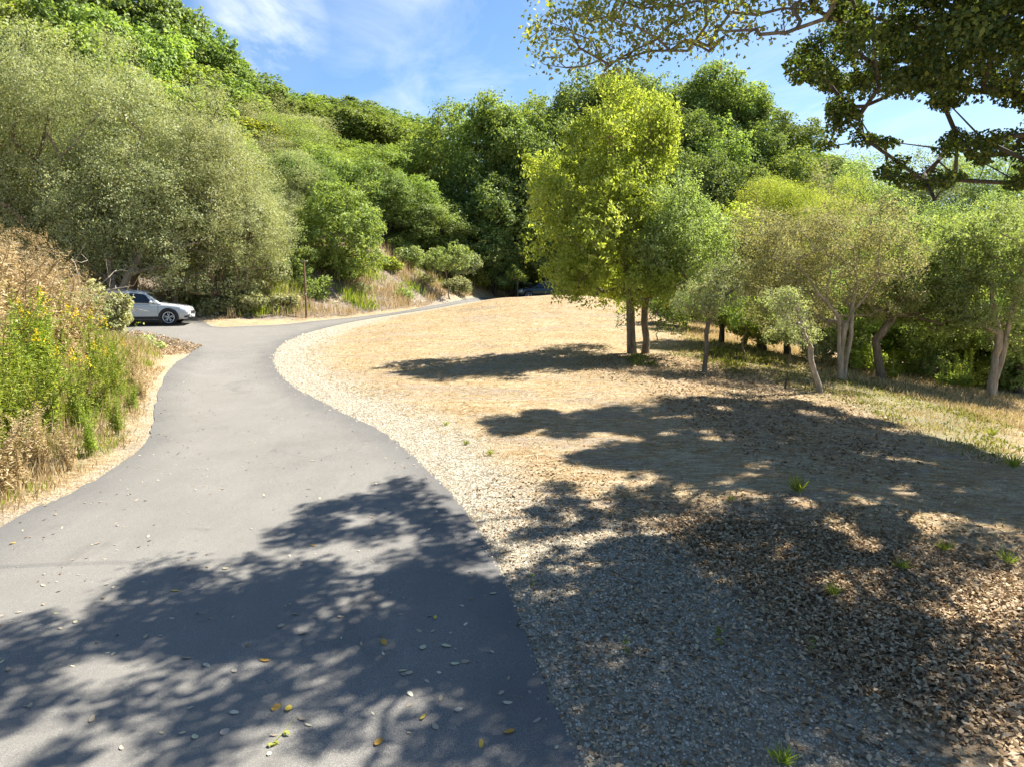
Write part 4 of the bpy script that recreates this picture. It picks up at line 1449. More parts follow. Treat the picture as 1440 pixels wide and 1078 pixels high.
    link('number_plate', mesh_np('number_plate', V, F, M['plate_white']), root)
    V, F = box(2.18, 0, .34, .14, 1.35, .08)
    link('front_bumper_trim', mesh_np('front_bumper_trim', V, F, M['black_plastic']), root)
    return root


hd = R(14)
wp = ghit(244, 459)
cl_ = wp[:2] - np.array([math.cos(hd), math.sin(hd)]) * 1.45 + np.array([-math.sin(hd), math.cos(hd)]) * .9
car('white compact SUV parked under the grey-green trees beside the drive', (cl_[0], cl_[1], float(top_z([cl_[0]], [cl_[1]])[0]) + .01), hd, 'white_paint').scale = (.93, .93, .93)
c2 = at(727, 405, 60)
hd2 = PI + R(6)
cx2, cy2 = c2[0] + 2.25 * math.cos(R(6)), 60.0
car('dark car parked behind the top of the mound', (cx2, cy2, float(top_z([cx2], [cy2])[0]) + .01), hd2, 'dark_paint', roof_s=.86)

# ------------------------------------------------------------------ wooden post
M['post_wood'] = principled('rusty_brown_wood', None, .85, bump=(40, .5, .01), colfn=lambda q: q.ramp(q.noise(q.pos((6, 6, .6)), 4, 5, .7), [(.3, (.13, .07, .04)), (.6, (.26, .145, .085)), (.8, (.38, .24, .15))]))
pb = ghit(431, 447)
ptop = at(430, 368, pb[1])
ph = ptop[2] - pb[2]
pr = thing('wooden_post', 'slim rusty brown wooden post standing at the outer edge of the drive', 'post', tuple(pb))
V, F = path_tube([(0, 0, -.3), (0.0, 0, ph * .5), (-.03, 0, ph)], [.062, .055, .05], 10)
link('pole', mesh_np('pole', V, F, M['post_wood'], True), pr)
V, F = box(-.03, 0, ph + .02, .42, .05, .05)
link('crossbar', mesh_np('crossbar', V, F, M['dead_wood']), pr)
V, F = box(.02, -.085, ph * .42, .10, .03, .10)
link('metal_tag', mesh_np('metal_tag', V, F, M['alloy']), pr)

# ------------------------------------------------------------------ dead branches heaped left of the car
drng = np.random.default_rng(61)


def dead_branch(label, pts_px, Y, n, seed, r0=.05):
    rng = np.random.default_rng(seed)
    P = np.array([at(a, b, Y + dy) for a, b, dy in pts_px])
    base = P[0].copy(); base[2] = float(gz([base[0]], [base[1]])[0])
    tg = P[rng.integers(1, len(P), n)] + rng.normal(size=(n, 3)) * (.55, .4, .35)
    N, r, e, par, ra = skeleton([[tuple(p - base) for p in P]], tg - base, rng, rtip=.008, stem_r=r0, step=.25, jit=.12, sag=-.1)
    V, F = skel_mesh(N, r, e, par, ra, 5)
    o = link('dead_branch', mesh_np('dead_branch', V, F, M['dead_wood'], True), None, label=label, category='branch')
    o.location = tuple(base)
    return o


dead_branch('weathered grey branch arching over the rear of the white car', [(95, 445, 0), (120, 422, .2), (150, 408, .3), (188, 402, .5)], 25, 34, 62)
dead_branch('bare brown branch leaning among the dry brush left of the white car', [(70, 470, 0), (95, 420, 0), (112, 395, .2), (105, 370, .3)], 23, 28, 63, .04)
dead_branch('low tangled dead branch in front of the white car tail', [(140, 470, 0), (160, 455, .1), (172, 440, 0), (150, 430, .2)], 26.5, 30, 64, .04)

# ------------------------------------------------------------------ plants of the left bank
def goldenrod(seed, h=1.7, ns=16, flower=.6, dry=False):
    rng = np.random.default_rng(seed)
    sv, lv, fv = [], [], []
    for i in range(ns):
        a = rng.uniform(0, 2 * PI); r0 = rng.uniform(0, .32)
        p0 = np.array([r0 * math.cos(a), r0 * math.sin(a), -.05])
        hh = h * rng.uniform(.65, 1.08)
        lean = rng.normal(size=2) * .22 * hh
        P = [p0 + np.array([lean[0] * u * u, lean[1] * u * u, hh * u]) for u in np.linspace(0, 1, 6)]
        sv.append(path_tube(P, np.linspace(.009, .004, 6), 4))
        P = np.array(P)
        m = 90
        u = rng.uniform(.15, .98, m)
        pp = np.stack([np.interp(u, np.linspace(0, 1, 6), P[:, k]) for k in range(3)], -1)
        ta = rng.uniform(0, 2 * PI, m)
        T = np.stack([np.cos(ta), np.sin(ta), rng.uniform(.1, 1.0, m)], -1)
        L = .13 * (1.15 - u * .6)
        lv.append((pp + norm(T) * L[:, None] * .5, T, L))
        if rng.uniform() < flower:
            m = 46
            uu = rng.uniform(0, 1, m)
            q_ = P[-1] + np.stack([rng.normal(0, .045, m) * (1.1 - uu) * 1.6, rng.normal(0, .045, m) * (1.1 - uu) * 1.6, -.05 + .26 * uu], -1)
            fv.append(q_)
    V, F = joinvf(sv)
    st = mesh_np('stems', V, F, M['dry'] if dry else M['green_grass'], attrs={'tint': rng.uniform(.2, .7, len(V))})
    P = np.concatenate([x[0] for x in lv]); T = np.concatenate([x[1] for x in lv]); L = np.concatenate([x[2] for x in lv])
    N = norm(rng.normal(size=P.shape) * .5 + (0, 0, 1))
    V, F, t = leaves(P, N, L, L * .2, rng, None, T)
    lf = mesh_np('foliage', V, F, M['dry'] if dry else M['green_grass'], attrs={'tint': t})
    fm = None
    if fv:
        P = np.concatenate(fv)
        V, F, t = leaves(P, rng.normal(size=P.shape), .035, .025, rng)
        fm = mesh_np('flower_head', V, F, M['yellow_flower'], attrs={'tint': t})
    return st, lf, fm


GR = [goldenrod(70 + i, 1.7, 17, f) for i, f in enumerate((.10, .05, .0))] + [goldenrod(75, 1.5, 15, 0, True)]


def place_plant(name, label, cat, x, y, s, k, group=None, protos=GR, names=('stems', 'foliage', 'flower_head'), rot=None):
    root = thing(name, label, cat, (x, y, float(gz([x], [y])[0]) - .02), drng.uniform(0, 6.28) if rot is None else rot, group)
    for nm, me in zip(names, protos[k]):
        if me is not None:
            c = link(nm, me, root, kind='stuff' if nm == 'flower_head' else None); c.scale = (s, s, s)
    return root


gp = [(18, 640, 1.25, 0), (60, 625, 1.15, 1), (105, 612, 1.0, 0), (140, 590, .9, 1), (160, 565, .85, 0), (125, 640, .65, 1), (165, 610, .6, 2), (30, 580, 1.5, 0), (85, 570, 1.3, 0), (5, 600, 1.5, 1),
      (130, 548, 1.15, 0), (60, 545, 1.5, 1), (165, 535, .8, 2), (-20, 655, 1.3, 1), (185, 578, .5, 2)]
for i, (px, py, s, k) in enumerate(gp):
    w = ghit(px, py)
    s = s * .85
    place_plant('goldenrod', 'goldenrod clump, ' + ORD[i] + ' of the green clumps on the left bank' + (', without flowers' if k == 2 else ', tipped with yellow flowers'),
                'plant', w[0], w[1], s, k, 'goldenrod clumps on the left bank')
bp = [(10, 560, 1.5), (-25, 590, 1.6), (45, 525, 1.7), (95, 520, 1.4), (0, 530, 1.9), (75, 505, 1.6), (120, 500, 1.2), (-40, 540, 2.0), (30, 500, 1.9), (55, 660, .7), (15, 690, .7), (95, 660, .5), (-10, 700, .8), (190, 545, .6), (200, 560, .45), (185, 520, .6)]
for i, (px, py, s) in enumerate(bp):
    w = ghit(px, py)
    place_plant('dry_weed', 'dry straw-coloured weed clump, ' + ORD[i] + ' of the dry clumps on the left bank', 'plant', w[0], w[1], s, 3, 'dry weed clumps on the left bank')
hero('dry_bush', 'tall brown thicket of bare twigs at the left edge', 'bush', None,
     [(15, 378, 55, 42, 19, 1.2), (70, 402, 40, 28, 19.5, 1.1), (-40, 360, 60, 50, 18, 1.2), (100, 418, 26, 20, 20, .8)],
     16000, .3, .09, .012, 'dry', 'dead_wood', 351, base=(at(30, 420, 19)[0], 19.0, 0), stem_r=.04, rtip=.006, shell=(.2, 1), flat=1.2, droop=.8, fuzz=3)
hero('bush', 'mid green leafy bush between the goldenrod and the thicket', 'bush', None,
     [(60, 450, 48, 30, 17, .9), (110, 440, 30, 26, 18, .8), (20, 460, 30, 30, 16.5, .8)],
     9000, .25, .09, .03, 'olive', 'dead_wood', 352, base=(at(60, 500, 17)[0], 17.0, 0), stem_r=.04, rtip=.006, shell=(.2, 1), flat=1.1, droop=.5, fuzz=2)

# bushes on the far bank and behind the mound
fb = [('pale dead-topped bush on the bank above the far bend of the drive', 'greybrown', 610, 368, 26, 18, 56, 1.3), ('green bush beside the pale dead-topped bush', 'pale', 575, 362, 24, 14, 58, 1.2),
      ('yellowish scrub patch left of the dark car', 'lime', 665, 392, 26, 12, 60, 1.2), ('low yellow-green scrub near the young tree by the dark car', 'lime', 700, 398, 24, 10, 62, 1.2),
      ('greyish scrub low on the far bank', 'olive', 640, 403, 26, 10, 58, 1.0), ('bright green bush right behind the dark car', 'lime', 765, 390, 22, 12, 65, 1.2), ('bright green bush left behind the dark car roof', 'pale', 745, 385, 14, 9, 66, 1.0),
      ('small dark green bush left of the pale dead-topped bush', 'oak_bright', 562, 345, 16, 14, 60, 1.2), ('low olive tuft on the far bank slope', 'olive', 515, 405, 10, 9, 47, .5),
      ('green tuft in the middle of the far bank slope', 'oak_bright', 570, 412, 13, 10, 49, .6), ('rusty tuft high on the far bank slope', 'greybrown', 598, 395, 12, 8, 52, .6)]
fb[9:9] = []
fb += [('wide green scrub spilling over the crest of the far bank', 'pale', 632, 362, 30, 16, 50, 1.2), ('yellowish weeds high on the far bank below the round trees', 'lime', 545, 372, 16, 9, 50, .8), ('greyish brush in the hollow right of the pale dead-topped bush', 'olive', 655, 372, 22, 13, 55, 1.0),
       ('brown-green scrub at the foot of the bank just right of the white car', 'greybrown', 300, 436, 22, 12, 34.6, .7), ('dim olive scrub at the foot of the bank between car and post', 'olive', 345, 430, 26, 14, 35.2, .8),
       ('brown scrub close behind the left of the wooden post', 'greybrown', 395, 430, 24, 14, 36.4, .8), ('dark scrub under the rounded bright tree', 'oak', 462, 412, 22, 10, 43.0, .8),
       ('dry brown scrub at the foot of the bank right of the post', 'greybrown', 455, 434, 16, 8, 39.5, .5), ('dusty bush hiding the tail of the white car', 'greybrown', 146, 440, 34, 34, 25.6, .9), ('small leafy bush low in front of the car shade', 'olive', 208, 486, 20, 9, 23.6, .5)]
for i, (lb_, mt, px, py, rx, ry, Y, rd) in enumerate(fb):
    if (i < 14) and i not in (5, 6):
        Y = min(Y, float(ghit(px, py + ry * .9)[1]) + .3)
    hero('bush', lb_, 'bush', None, [(px, py, rx, ry, Y, rd), (px - rx * .6, py + ry * .3, rx * .5, ry * .7, Y - .3, rd * .7)], 4200 if rx > 15 else 1600, .3, .16 if rx > 15 else .1, .08 if rx > 15 else .05, mt, 'dead_wood' if 'dead' in lb_ else 'bark', 360 + i,
         base=(at(px, py, Y)[0], Y, 0), stem_r=.05, rtip=.012, up=.3)
hero('sapling', 'very young tree with a dark stem left of the dark car', 'tree', None, [(722, 384, 9, 9, 57, .5), (733, 388, 7, 6, 57, .4)], 700, .25, .14, .08, 'lime', 'bark_dark', 375, base=(at(728, 410, 57)[0], 57.0, 0), stem_r=.07, rtip=.015)
for i, (lb_, mt, px, pbm, rx, ry) in enumerate([('low sunlit weeds right behind the forked trunk', 'lime', 1215, 512, 24, 14), ('low pale bush left of the curved trunk foot', 'pale', 1200, 492, 24, 18), ('low yellow-green bush right of the curved trunk foot', 'lime', 1275, 522, 26, 16),
        ('low green bush beneath the tall flower stalks', 'pale', 1325, 526, 26, 16), ('yellow-green weeds just left of the pale leaning stem', 'lime', 1372, 536, 22, 13), ('rounded pale green bush at the right edge of the slope', 'pale', 1428, 545, 28, 24),
        ('low olive bush above the tan strip left of the leaning sapling', 'olive', 1110, 478, 34, 18), ('shady green bush above the tan strip right of the thin young tree', 'oak_bright', 1050, 455, 34, 22), ('small bush between the leaning sapling and the forked trunk', 'olive', 1160, 500, 22, 18)]):
    Y = min(float(ghit(px, pbm)[1]), 23.0 + (i % 3) * .5)
    hero('bush', lb_, 'bush', None, [(px, pbm - ry * .8, rx, ry, Y, .7), (px - rx * .6, pbm - ry * .5, rx * .5, ry * .6, Y - .1, .5), (px + rx * .6, pbm - ry * .5, rx * .5, ry * .6, Y, .5)], 4500, .22, .08, .045, mt, 'bark', 390 + i,
         base=(at(px, pbm, Y)[0], Y, 0), stem_r=.03, rtip=.006)
print('plants', time.time() - T0)

# ------------------------------------------------------------------ grasses
def grass(name, x, y, L, W, rng, mat, lean=.35, z=None):
    n = len(x)
    T = np.stack([rng.normal(0, lean, n), rng.normal(0, lean, n), np.ones(n)], -1)
    T = norm(T)
    z = top_z(x, y) if z is None else z
    P = np.stack([x, y, z], -1) + T * (L * .45)[:, None]
    a = rng.uniform(0, 2 * PI, n)
    N = np.stack([np.cos(a), np.sin(a), np.zeros(n)], -1)
    V, F, t = leaves(P, N, L, W, rng, None, T, fold=.3)
    return link(name, mesh_np(name, V, F, M[mat], attrs={'tint': t}), None, kind='stuff')


def clumpy(poly, n, rng, k=40, s=.25):
    """points in a polygon gathered in clumps"""
    c = sample_poly(poly, max(3, n // k), rng)
    j = rng.integers(len(c), size=n)
    p = c[j] + rng.normal(size=(n, 2)) * s
    return p[in_poly(p[:, 0], p[:, 1], poly)]


r9 = np.random.default_rng(91)
lbp = pxpoly([(-60, 560), (60, 470), (150, 478), (190, 488), (228, 500), (232, 520), (214, 560), (205, 600), (196, 618), (150, 652), (100, 685), (40, 715), (-10, 740), (-60, 760)])
p = clumpy(lbp, 15000, r9, 30, .2)
rd = road_dist(p[:, 0], p[:, 1]); p = p[rd > .12]; rd = rd[rd > .12]
grass('dry_grass', p[:, 0], p[:, 1], (.10 + .42 * sstep(rd, .1, 1.6)) * r9.uniform(.5, 1.4, len(p)), .014, r9, 'dry', .5)
p = clumpy(lbp, 9000, r9, 110, .22)
rd = road_dist(p[:, 0], p[:, 1]); p = p[rd > .35]; rd = rd[rd > .35]
grass('green_grass', p[:, 0], p[:, 1], (.12 + .35 * sstep(rd, .1, 1.6)) * r9.uniform(.5, 1.4, len(p)), .013, r9, 'green_grass', .4)
# bank behind the drive
fbp = np.array([(-24, 33.2), (-15, 33.3), (-11, 35.2), (-8, 39.8), (-5, 45.0), (-1.5, 57), (1, 66), (-3, 68), (-7, 60), (-11, 50), (-15, 41), (-24, 38)])
p = clumpy(fbp, 30000, r9, 40, .5)
p = p[road_dist(p[:, 0], p[:, 1]) > .35 + .25 * np.sin(p[:, 0] * 2.3)]
grass('tall_dry_grass', p[:, 0], p[:, 1], r9.uniform(.12, .5, len(p)) * (1 + .6 * np.sign(wavy(p[:, 0] * 2, p[:, 1] * 2))), .03, r9, 'dry', .35)
p = clumpy(fbp, 7000, r9, 120, .5)
p = p[road_dist(p[:, 0], p[:, 1]) > 1.2]
grass('green_weeds', p[:, 0], p[:, 1], r9.uniform(.3, .8, len(p)), .045, r9, 'green_grass', .35)
# tan grass strip on the right-hand slope
rs = pxpoly([(945, 440), (1000, 450), (1100, 482), (1160, 500), (1230, 520), (1330, 540), (1440, 562), (1500, 580), (1500, 640), (1440, 605), (1300, 565), (1180, 530), (1060, 500), (960, 468)])
p = sample_poly(rs, 26000, r9)
grass('tan_slope_grass', p[:, 0], p[:, 1], r9.uniform(.06, .24, len(p)), .018, r9, 'dry', .7)
gs = pxpoly([(960, 462), (1060, 488), (1180, 516), (1300, 545), (1440, 580), (1440, 665), (1330, 640), (1240, 590), (1180, 560), (1050, 530), (940, 500)])
p = clumpy(gs, 8000, r9, 60, .3)
grass('green_ground_cover', p[:, 0], p[:, 1], r9.uniform(.04, .13, len(p)), .028, r9, 'weed', 1.3)
p = clumpy(gs, 7000, r9, 30, .3)
grass('dry_ground_cover', p[:, 0], p[:, 1], r9.uniform(.05, .18, len(p)), .015, r9, 'dry', 1.0)
gs2 = pxpoly([(1000, 480), (1070, 490), (1110, 510), (1040, 520), (985, 510)])
p = clumpy(gs2, 2600, r9, 100, .2)
grass('green_weeds_patch', p[:, 0], p[:, 1], r9.uniform(.08, .28, len(p)), .035, r9, 'weed', .8)
gs3 = pxpoly([(865, 505), (905, 498), (925, 515), (900, 530), (868, 522)])
p = clumpy(gs3, 700, r9, 60, .12)
grass('green_shoots', p[:, 0], p[:, 1], r9.uniform(.06, .18, len(p)), .03, r9, 'weed', .9)
# mown straw lying over the mound and the open ground
fld = pxpoly([(400, 520), (440, 480), (560, 440), (700, 422), (870, 424), (960, 450), (1100, 500), (1250, 590), (1440, 660), (1440, 800), (1000, 730), (900, 730), (660, 690), (560, 620), (430, 560)])
p = clumpy(fld, 66000, r9, 20, .35)
rd = road_dist(p[:, 0], p[:, 1]); p = p[rd > .9]
n = len(p)
a = r9.normal(.5, .8, n)
T = np.stack([np.cos(a), np.sin(a), r9.normal(.12, .22, n)], -1)
N = r9.normal(size=(n, 3)) * .35 + (0, 0, 1)
V, F, t = leaves(np.column_stack([p, gz(p[:, 0], p[:, 1]) + .012]), N, r9.uniform(.05, .2, n), r9.uniform(.006, .02, n), r9, np.clip(r9.normal(.5, .25, n), 0, 1), T)
link('mown_straw', mesh_np('mown_straw', V, F, M['dry'], attrs={'tint': t}), None, kind='stuff')


# green tufts one can count
def tuft(seed, n=60, L=.22):
    rng = np.random.default_rng(seed)
    a = rng.uniform(0, 2 * PI, n)
    T = np.stack([np.cos(a) * .7, np.sin(a) * .7, rng.uniform(.4, 1.6, n)], -1)
    ll = L * rng.uniform(.5, 1.2, n)
    P = norm(T) * ll[:, None] * .5
    P[:, :2] += rng.normal(0, .015, (n, 2))
    V, F, t = leaves(P, np.cross(T, rng.normal(size=(n, 3))), ll, .011, rng, None, T)
    return mesh_np('grass_tuft', V, F, M['green_grass'], attrs={'tint': t})


def sprout(seed, n=16, L=.06):
    rng = np.random.default_rng(seed)
    z = np.sort(rng.uniform(.02, .22, n)); a = rng.uniform(0, 2 * PI, n)
    T = np.stack([np.cos(a), np.sin(a), np.full(n, .35)], -1)
    V, F, t = leaves(np.stack([np.zeros(n), np.zeros(n), z], -1) + norm(T) * L * .5, (0, 0, 1) + rng.normal(size=(n, 3)) * .2, L, L * .55, rng, None, T)
    V2, F2 = path_tube([(0, 0, -.02), (.005, 0, .1), (0, .01, .23)], [.004, .003, .002], 4)
    VV, FF = joinvf([(V, F), (V2, F2)])
    return mesh_np('sprout', VV, FF, M['green_grass'], attrs={'tint': np.concatenate([t, np.full(len(V2), .3)])})


TF = [tuft(401), tuft(402, 40, .16), tuft(403, 80, .3)]
SPR = [sprout(411), sprout(412, 10)]
tl_ = [('green grass tuft with spiky blades alone on the pale strip below the shade band', 1122, 698, 0, 1.2), ('small grass tuft on the leaf litter near the right edge', 1418, 790, 0, .8), ('green grass tuft near the right edge above the litter', 1328, 775, 1, 1.0),
       ('grass tuft in the middle of the brown leaf litter', 1268, 800, 1, .9), ('dark green tuft between gravel and leaf litter', 1172, 832, 0, .7), ('tiny grass tuft left of the pale strip tuft', 1028, 705, 1, .6),
       ('grass tuft at the shaded slope by the right edge', 1395, 612, 2, .8), ('grass tuft low on the shaded slope, right', 1425, 662, 2, .9), ('grass tuft at the bottom edge on the shaded gravel', 1100, 1070, 1, .9),
       ('greenish tuft on the gravel beside the curve of the drive', 690, 640, 1, .8), ('small tuft on the gravel shoulder left of the shade fingers', 655, 625, 1, .7), ('second small tuft on the gravel shoulder, nearer the drive', 628, 598, 1, .7)]
for lb_, px, py, k, s in tl_:
    w = ghit(px, py)
    o = link('grass_tuft', TF[k], None, label=lb_, category='grass tuft')
    o.location = (w[0], w[1], float(gz([w[0]], [w[1]])[0])); o.scale = (s,) * 3; o.rotation_euler.z = px
sl_ = [('bright green sprout standing alone on the shaded gravel', 1012, 905, 0, .75), ('small leafy sprout left of the bottom of the gravel', 880, 918, 1, .6), ('green sprout beside the edge of the leaf litter', 1142, 905, 1, .6), ('small sprout on the pale strip right of the drive', 748, 822, 1, .6)]
for lb_, px, py, k, s in sl_:
    w = ghit(px, py)
    o = link('sprout', SPR[k], None, label=lb_, category='seedling')
    o.location = (w[0], w[1], float(gz([w[0]], [w[1]])[0])); o.scale = (s,) * 3; o.rotation_euler.z = px
# tall flower stalks at the right
mr = np.random.default_rng(421)


def stalk_mesh():
    h = 1.5
    V1, F1 = path_tube([(0, 0, -.05), (.01, 0, h * .5), (0, .02, h)], [.02, .022, .012], 6)
    n = 260
    z = mr.uniform(.15, h, n); a = mr.uniform(0, 2 * PI, n)
    T = np.stack([np.cos(a), np.sin(a), mr.uniform(.4, 1.2, n)], -1)
    L = np.where(z < .5, .22, .055)
    V2, F2, t = leaves(np.stack([np.cos(a) * .02, np.sin(a) * .02, z], -1) + norm(T) * L[:, None] * .5, mr.normal(size=(n, 3)), L, L * .4, mr, mr.uniform(.5, 1, n), T)
    V, F = joinvf([(V1, F1), (V2, F2)])
    return mesh_np('flower_stalk', V, F, M['green_grass'], attrs={'tint': np.concatenate([np.full(len(V1), .8), t])})


SM = stalk_mesh()
for i, (px, pb_, pt) in enumerate([(1324, 530, 502), (1343, 532, 496), (1349, 533, 512), (1356, 534, 494), (1363, 535, 490), (1255, 520, 494), (1065, 458, 443), (1334, 532, 510), (1033, 455, 448)]):
    w = ghit(px, pb_)
    if px > 1200:
        w = at(px, pb_, min(w[1], 21.5)); w[2] = float(gz([w[0]], [w[1]])[0])
    tp = at(px, pt, w[1])
    o = link('flower_stalk', SM, None, label='upright yellow-green flower stalk, ' + ORD[i] + ' of the tall stalks on the right slope', category='plant', group='upright flower stalks on the right slope')
    o.location = tuple(w); s = (tp[2] - w[2]) / 1.5; o.scale = (1.1, 1.1, s * 1.0)
# dead stub
w = ghit(1057, 482)
V, F = path_tube([(0, 0, -.05), (.02, 0, .15), (-.02, 0, .3)], [.04, .035, .05], 6)
o = link('tree_stub', mesh_np('tree_stub', V, F, M['bark_dark'], True), None, label='short dark broken stub in the tan grass right of the thin young tree', category='stump'); o.location = tuple(w)
w = ghit(1104, 545)
V, F = path_tube([(0, 0, -.05), (.01, 0, .15), (.05, 0, .32)], [.03, .025, .02], 6)
o = link('tree_stub', mesh_np('tree_stub', V, F, M['bark_dark'], True), None, label='short dark stub on the leaf-strewn ground left of the leaning sapling', category='stump'); o.location = tuple(w)

# ------------------------------------------------------------------ leaf litter and gravel
def flat_leaves(name, p, L, W, rng, mat, layers=.02, tilt=.35):
    n = len(p)
    N = rng.normal(size=(n, 3)) * tilt + (0, 0, 1)
    z = top_z(p[:, 0], p[:, 1]) + .004 + rng.uniform(0, 1, n) ** 1.5 * layers
    s = rng.uniform(.6, 1.25, n)
    V, F, t = leaves(np.column_stack([p, z]), N, L * s, W * s, rng, None, None, fold=.22)
    return link(name, mesh_np(name, V, F, M[mat], attrs={'tint': t}), None, kind='stuff')


lp = sample_poly(lit_poly, 42000, r9)
lp = lp + r9.normal(size=lp.shape) * np.where(r9.uniform(size=len(lp)) < .3, .55, .15)[:, None]
lp = np.vstack([lp, clumpy(lit_poly2, 20000, r9, 200, .4)])
dens = .5 + .5 * wavy(lp[:, 0] * 2, lp[:, 1] * 2)
lp = lp[r9.uniform(size=len(lp)) < .45 + dens * .7]
flat_leaves('leaf_litter', lp, .052, .028, r9, 'dead_leaf', .03, .5)
l3 = clumpy(lit3, 8500, r9, 16, .5)
flat_leaves('leaf_litter_under_trees', l3, .075, .05, r9, 'dead_leaf', .02)
pk = pxpoly([(150, 468), (200, 466), (285, 486), (262, 498), (225, 500), (160, 486)])
flat_leaves('leaf_litter_by_car', clumpy(pk, 5000, r9, 12, .4), .08, .05, r9, 'dead_leaf', .03)
tk = clumpy(trk_poly, 2600, r9, 12, .25)
flat_leaves('scattered_leaves_on_gravel', tk, .05, .03, r9, 'dead_leaf', .006, .3)
pl = pxpoly([(640, 700), (760, 640), (1000, 690), (1440, 740), (1440, 830), (1000, 740), (900, 740), (760, 760)])
flat_leaves('scattered_leaves_on_straw', clumpy(pl, 3000, r9, 14, .4), .055, .032, r9, 'dead_leaf', .01, .4)


def stones(name, p, s, rng, mat):
    n = len(p)
    z = top_z(p[:, 0], p[:, 1])
    a0 = rng.uniform(0, 2 * PI, n)
    V = np.zeros((n, 5, 3))
    for k in range(4):
        r_ = s * rng.uniform(.6, 1.1, n)
        V[:, k, 0] = p[:, 0] + np.cos(a0 + k * PI / 2) * r_; V[:, k, 1] = p[:, 1] + np.sin(a0 + k * PI / 2) * r_; V[:, k, 2] = z - .002
    V[:, 4, 0] = p[:, 0] + rng.normal(0, .25, n) * s; V[:, 4, 1] = p[:, 1] + rng.normal(0, .25, n) * s; V[:, 4, 2] = z + s * rng.uniform(.4, .9, n)
    b = (np.arange(n) * 5)[:, None]
    F = np.concatenate([b + np.array([k, (k + 1) % 4, 4]) for k in range(4)])
    t = np.repeat(np.clip(rng.normal(.5, .28, n), 0, 1), 5)
    return link(name, mesh_np(name, V.reshape(-1, 3), F, M[mat], attrs={'tint': t}), None, kind='stuff')


m = new_mat('gravel_stone'); q = NT(m)
pp_ = q.n('ShaderNodeBsdfPrincipled')
q.l(q.mix(q.rng(q.noise(q.pos(), 90, 3, .6), .4, .6, 0, .35), q.ramp(q.attr('tint'), [(0, (.085, .07, .045)), (.35, (.21, .18, .125)), (.7, (.37, .325, .235)), (1, (.60, .55, .43))]), (.36, .30, .22)), pp_.inputs['Base Color'])
pp_.inputs['Roughness'].default_value = .85
q.out(pp_.outputs[0]); M['gravel_stone'] = m
# along the drive's inner edge, spilling onto the asphalt's rim
IE = IN_S[(IN_S[:, 1] > 1.5) & (IN_S[:, 1] < 30)]
seg = np.cumsum(np.r_[0, np.linalg.norm(np.diff(IE, axis=0), axis=1)])
n = 26000
u = seg[-1] * r9.uniform(0, 1, n) ** 1.3
q2 = np.stack([np.interp(u, seg, IE[:, k]) for k in range(2)], -1) + r9.normal(size=(n, 2)) * .8 + (.55, 0)
rd = road_dist(q2[:, 0], q2[:, 1])
q2 = q2[(r9.uniform(size=len(rd)) < np.exp(-(np.maximum(rd, 0) / np.interp(q2[:, 1], [0, 9, 14, 25], [.8, .8, 1.2, 1.4])) ** 2)) & ((rd > -.03) | ((rd > -.5) & (r9.uniform(size=len(rd)) < .10 * np.exp(rd / .15)) )) & (rd < 1.9)]
stones('gravel', q2, r9.uniform(.006, .019, len(q2)) * (1 + .04 * q2[:, 1]), r9, 'gravel_stone')
q3 = np.vstack([sample_poly(trk_poly, 24000, r9), sample_poly(bx, 3000, r9)])
stones('track_gravel', q3, r9.uniform(.005, .017, len(q3)), r9, 'gravel_stone')
# rocks fallen from the far bank
rk = sample_poly(np.array([(-12, 37.4), (-8.5, 41.9), (-5.2, 46.9), (-3, 53), (-4.2, 54), (-7, 48), (-10, 43), (-13, 38.4)]), 420, r9)
rk = rk[road_dist(rk[:, 0], rk[:, 1]) > .15]
stones('bank_rubble', rk, r9.uniform(.04, .14, len(rk)), r9, 'gravel_stone')

# ------------------------------------------------------------------ leaves lying on the drive


def fallen_leaf(seed, mat):
    rng = np.random.default_rng(seed)
    k = 12
    u = np.linspace(0, 2 * PI, k, endpoint=False)
    L, W = .034, .017 * rng.uniform(.8, 1.3)
    rx = np.cos(u) * L; ry = np.sin(u) * W * (1 - .25 * np.cos(u))
    curl = rng.uniform(4, 11)
    z = .003 + curl * ry ** 2 + rng.uniform(2, 5) * rx ** 2
    V = np.vstack([np.stack([rx, ry, z], -1), [(0, 0, .003)], [(-L, 0, z[6]), (-L - .014, .002, .008), (-L - .014, -.001, .008)]])
    F = np.array([(i, (i + 1) % k, k) for i in range(k)] + [(k + 1, k + 2, k + 3)])
    return mesh_np('fallen_leaf', V, F, M[mat], attrs={'tint': np.full(len(V), rng.uniform(.2, 1))})


M['yellow_leaf'] = leaf_mat('yellow_fallen_leaves', (.45, .28, .04), (.62, .42, .08), (.72, .55, .14), .2, .05, (1, 1, .8), .3)
FL = [fallen_leaf(500 + i, 'road_leaf') for i in range(6)]
FY = [fallen_leaf(520 + i, 'yellow_leaf') for i in range(3)]


def put_leaf(px, py, me, lb_, grp, s=1.0):
    w = ghit(px, py)
    if road_dist(np.array([w[0]]), np.array([w[1]]))[0] > -.05:
        return
    o = link('fallen_leaf', me, None, label=lb_, category='leaf', group=grp)
    o.location = (w[0], w[1], float(G0(w[0], w[1])) + .0135)
    o.rotation_euler = (r9.normal(0, .15), r9.normal(0, .15), r9.uniform(0, 6.28)); o.scale = (s,) * 3


def zone(px, py):
    side_ = 'the left part' if px < 200 else 'the left middle' if px < 370 else 'the right middle' if px < 560 else 'the right part'
    row_ = 'far below the bend' if py < 740 else 'at the shade rim' if py < 830 else 'in the dappled shade' if py < 920 else 'in the lower dappled shade' if py < 1000 else 'along the bottom of the picture'
    return 'pale dry leaf on ' + side_ + ' of the asphalt ' + row_


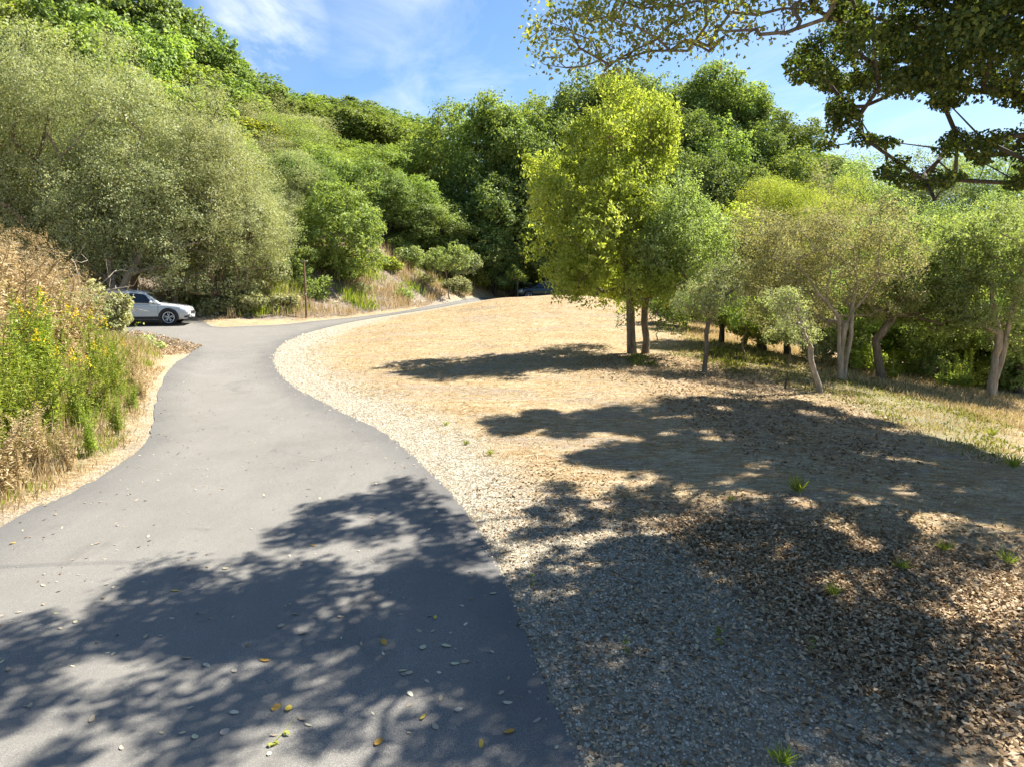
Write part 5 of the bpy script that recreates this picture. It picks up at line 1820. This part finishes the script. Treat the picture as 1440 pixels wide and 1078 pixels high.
for yi, (px, py) in enumerate(sorted([(677, 1049), (532, 1046), (595, 1010), (372, 930), (388, 997), (406, 998), (440, 768), (716, 1031), (246, 832), (540, 905), (18, 765), (612, 870)])):
    put_leaf(px, py, FY[r9.integers(3)], 'yellow fallen leaf on the asphalt, ' + ORD[yi] + ' of the yellow leaves from the left', 'yellow leaves on the drive', r9.uniform(.9, 1.25))
for px, py in [(575, 948), (640, 935), (628, 910), (655, 932), (620, 984), (714, 990), (765, 968), (770, 976), (567, 945), (595, 912), (330, 1004), (316, 1031), (12, 943), (330, 945), (425, 893), (205, 897), (263, 927), (395, 882), (130, 1013), (425, 1013), (645, 1000), (755, 1015)]:
    put_leaf(px, py, FL[r9.integers(6)], zone(px, py), 'pale leaves on the drive', r9.uniform(.9, 1.2))
for i in range(95):
    py = 640 + 438 * r9.uniform() ** 1.15
    px = r9.uniform(0, 800)
    put_leaf(px, py, FL[r9.integers(6)], zone(px, py), 'pale leaves on the drive', r9.uniform(.5, .95))
rp = sample_poly(ROAD, 5200, r9)
rp = rp[(rp[:, 1] > 5) & (rp[:, 1] < 26)]
rp = rp[r9.uniform(size=len(rp)) < np.where(road_dist(rp[:, 0], rp[:, 1]) > -.8, .9, .45)]
flat_leaves('leaf_specks_on_road', rp, .042, .024, r9, 'road_leaf', .003, .2)
w = ghit(400, 1032)
P = np.array([at(384, 1043, w[1] - .1), at(400, 1032, w[1]), at(416, 1020, w[1] + .15)]); P[:, 2] = G0(P[:, 0], P[:, 1]) + .02
V, F = path_tube(P - w, [.003, .0025, .0015], 5)
V2, F2, t2 = leaves((P[[0, 0, 1, 1, 0]] - w) + r9.normal(size=(5, 3)) * (.02, .02, .004), (0, 0, 1) + r9.normal(size=(5, 3)) * .2, .05, .028, r9)
VV, FF = joinvf([(V, F), (V2, F2)])
o = link('twig', mesh_np('twig', VV, FF, M['green_grass'], attrs={'tint': np.full(len(VV), .8)}), None, label='small green twig with a few leaves lying on the asphalt at the bottom left', category='twig'); o.location = tuple(w)
print('small', time.time() - T0)
print('TRIS', sum(len(m_.polygons) * 2 for m_ in bpy.data.meshes))
print('total', time.time() - T0)
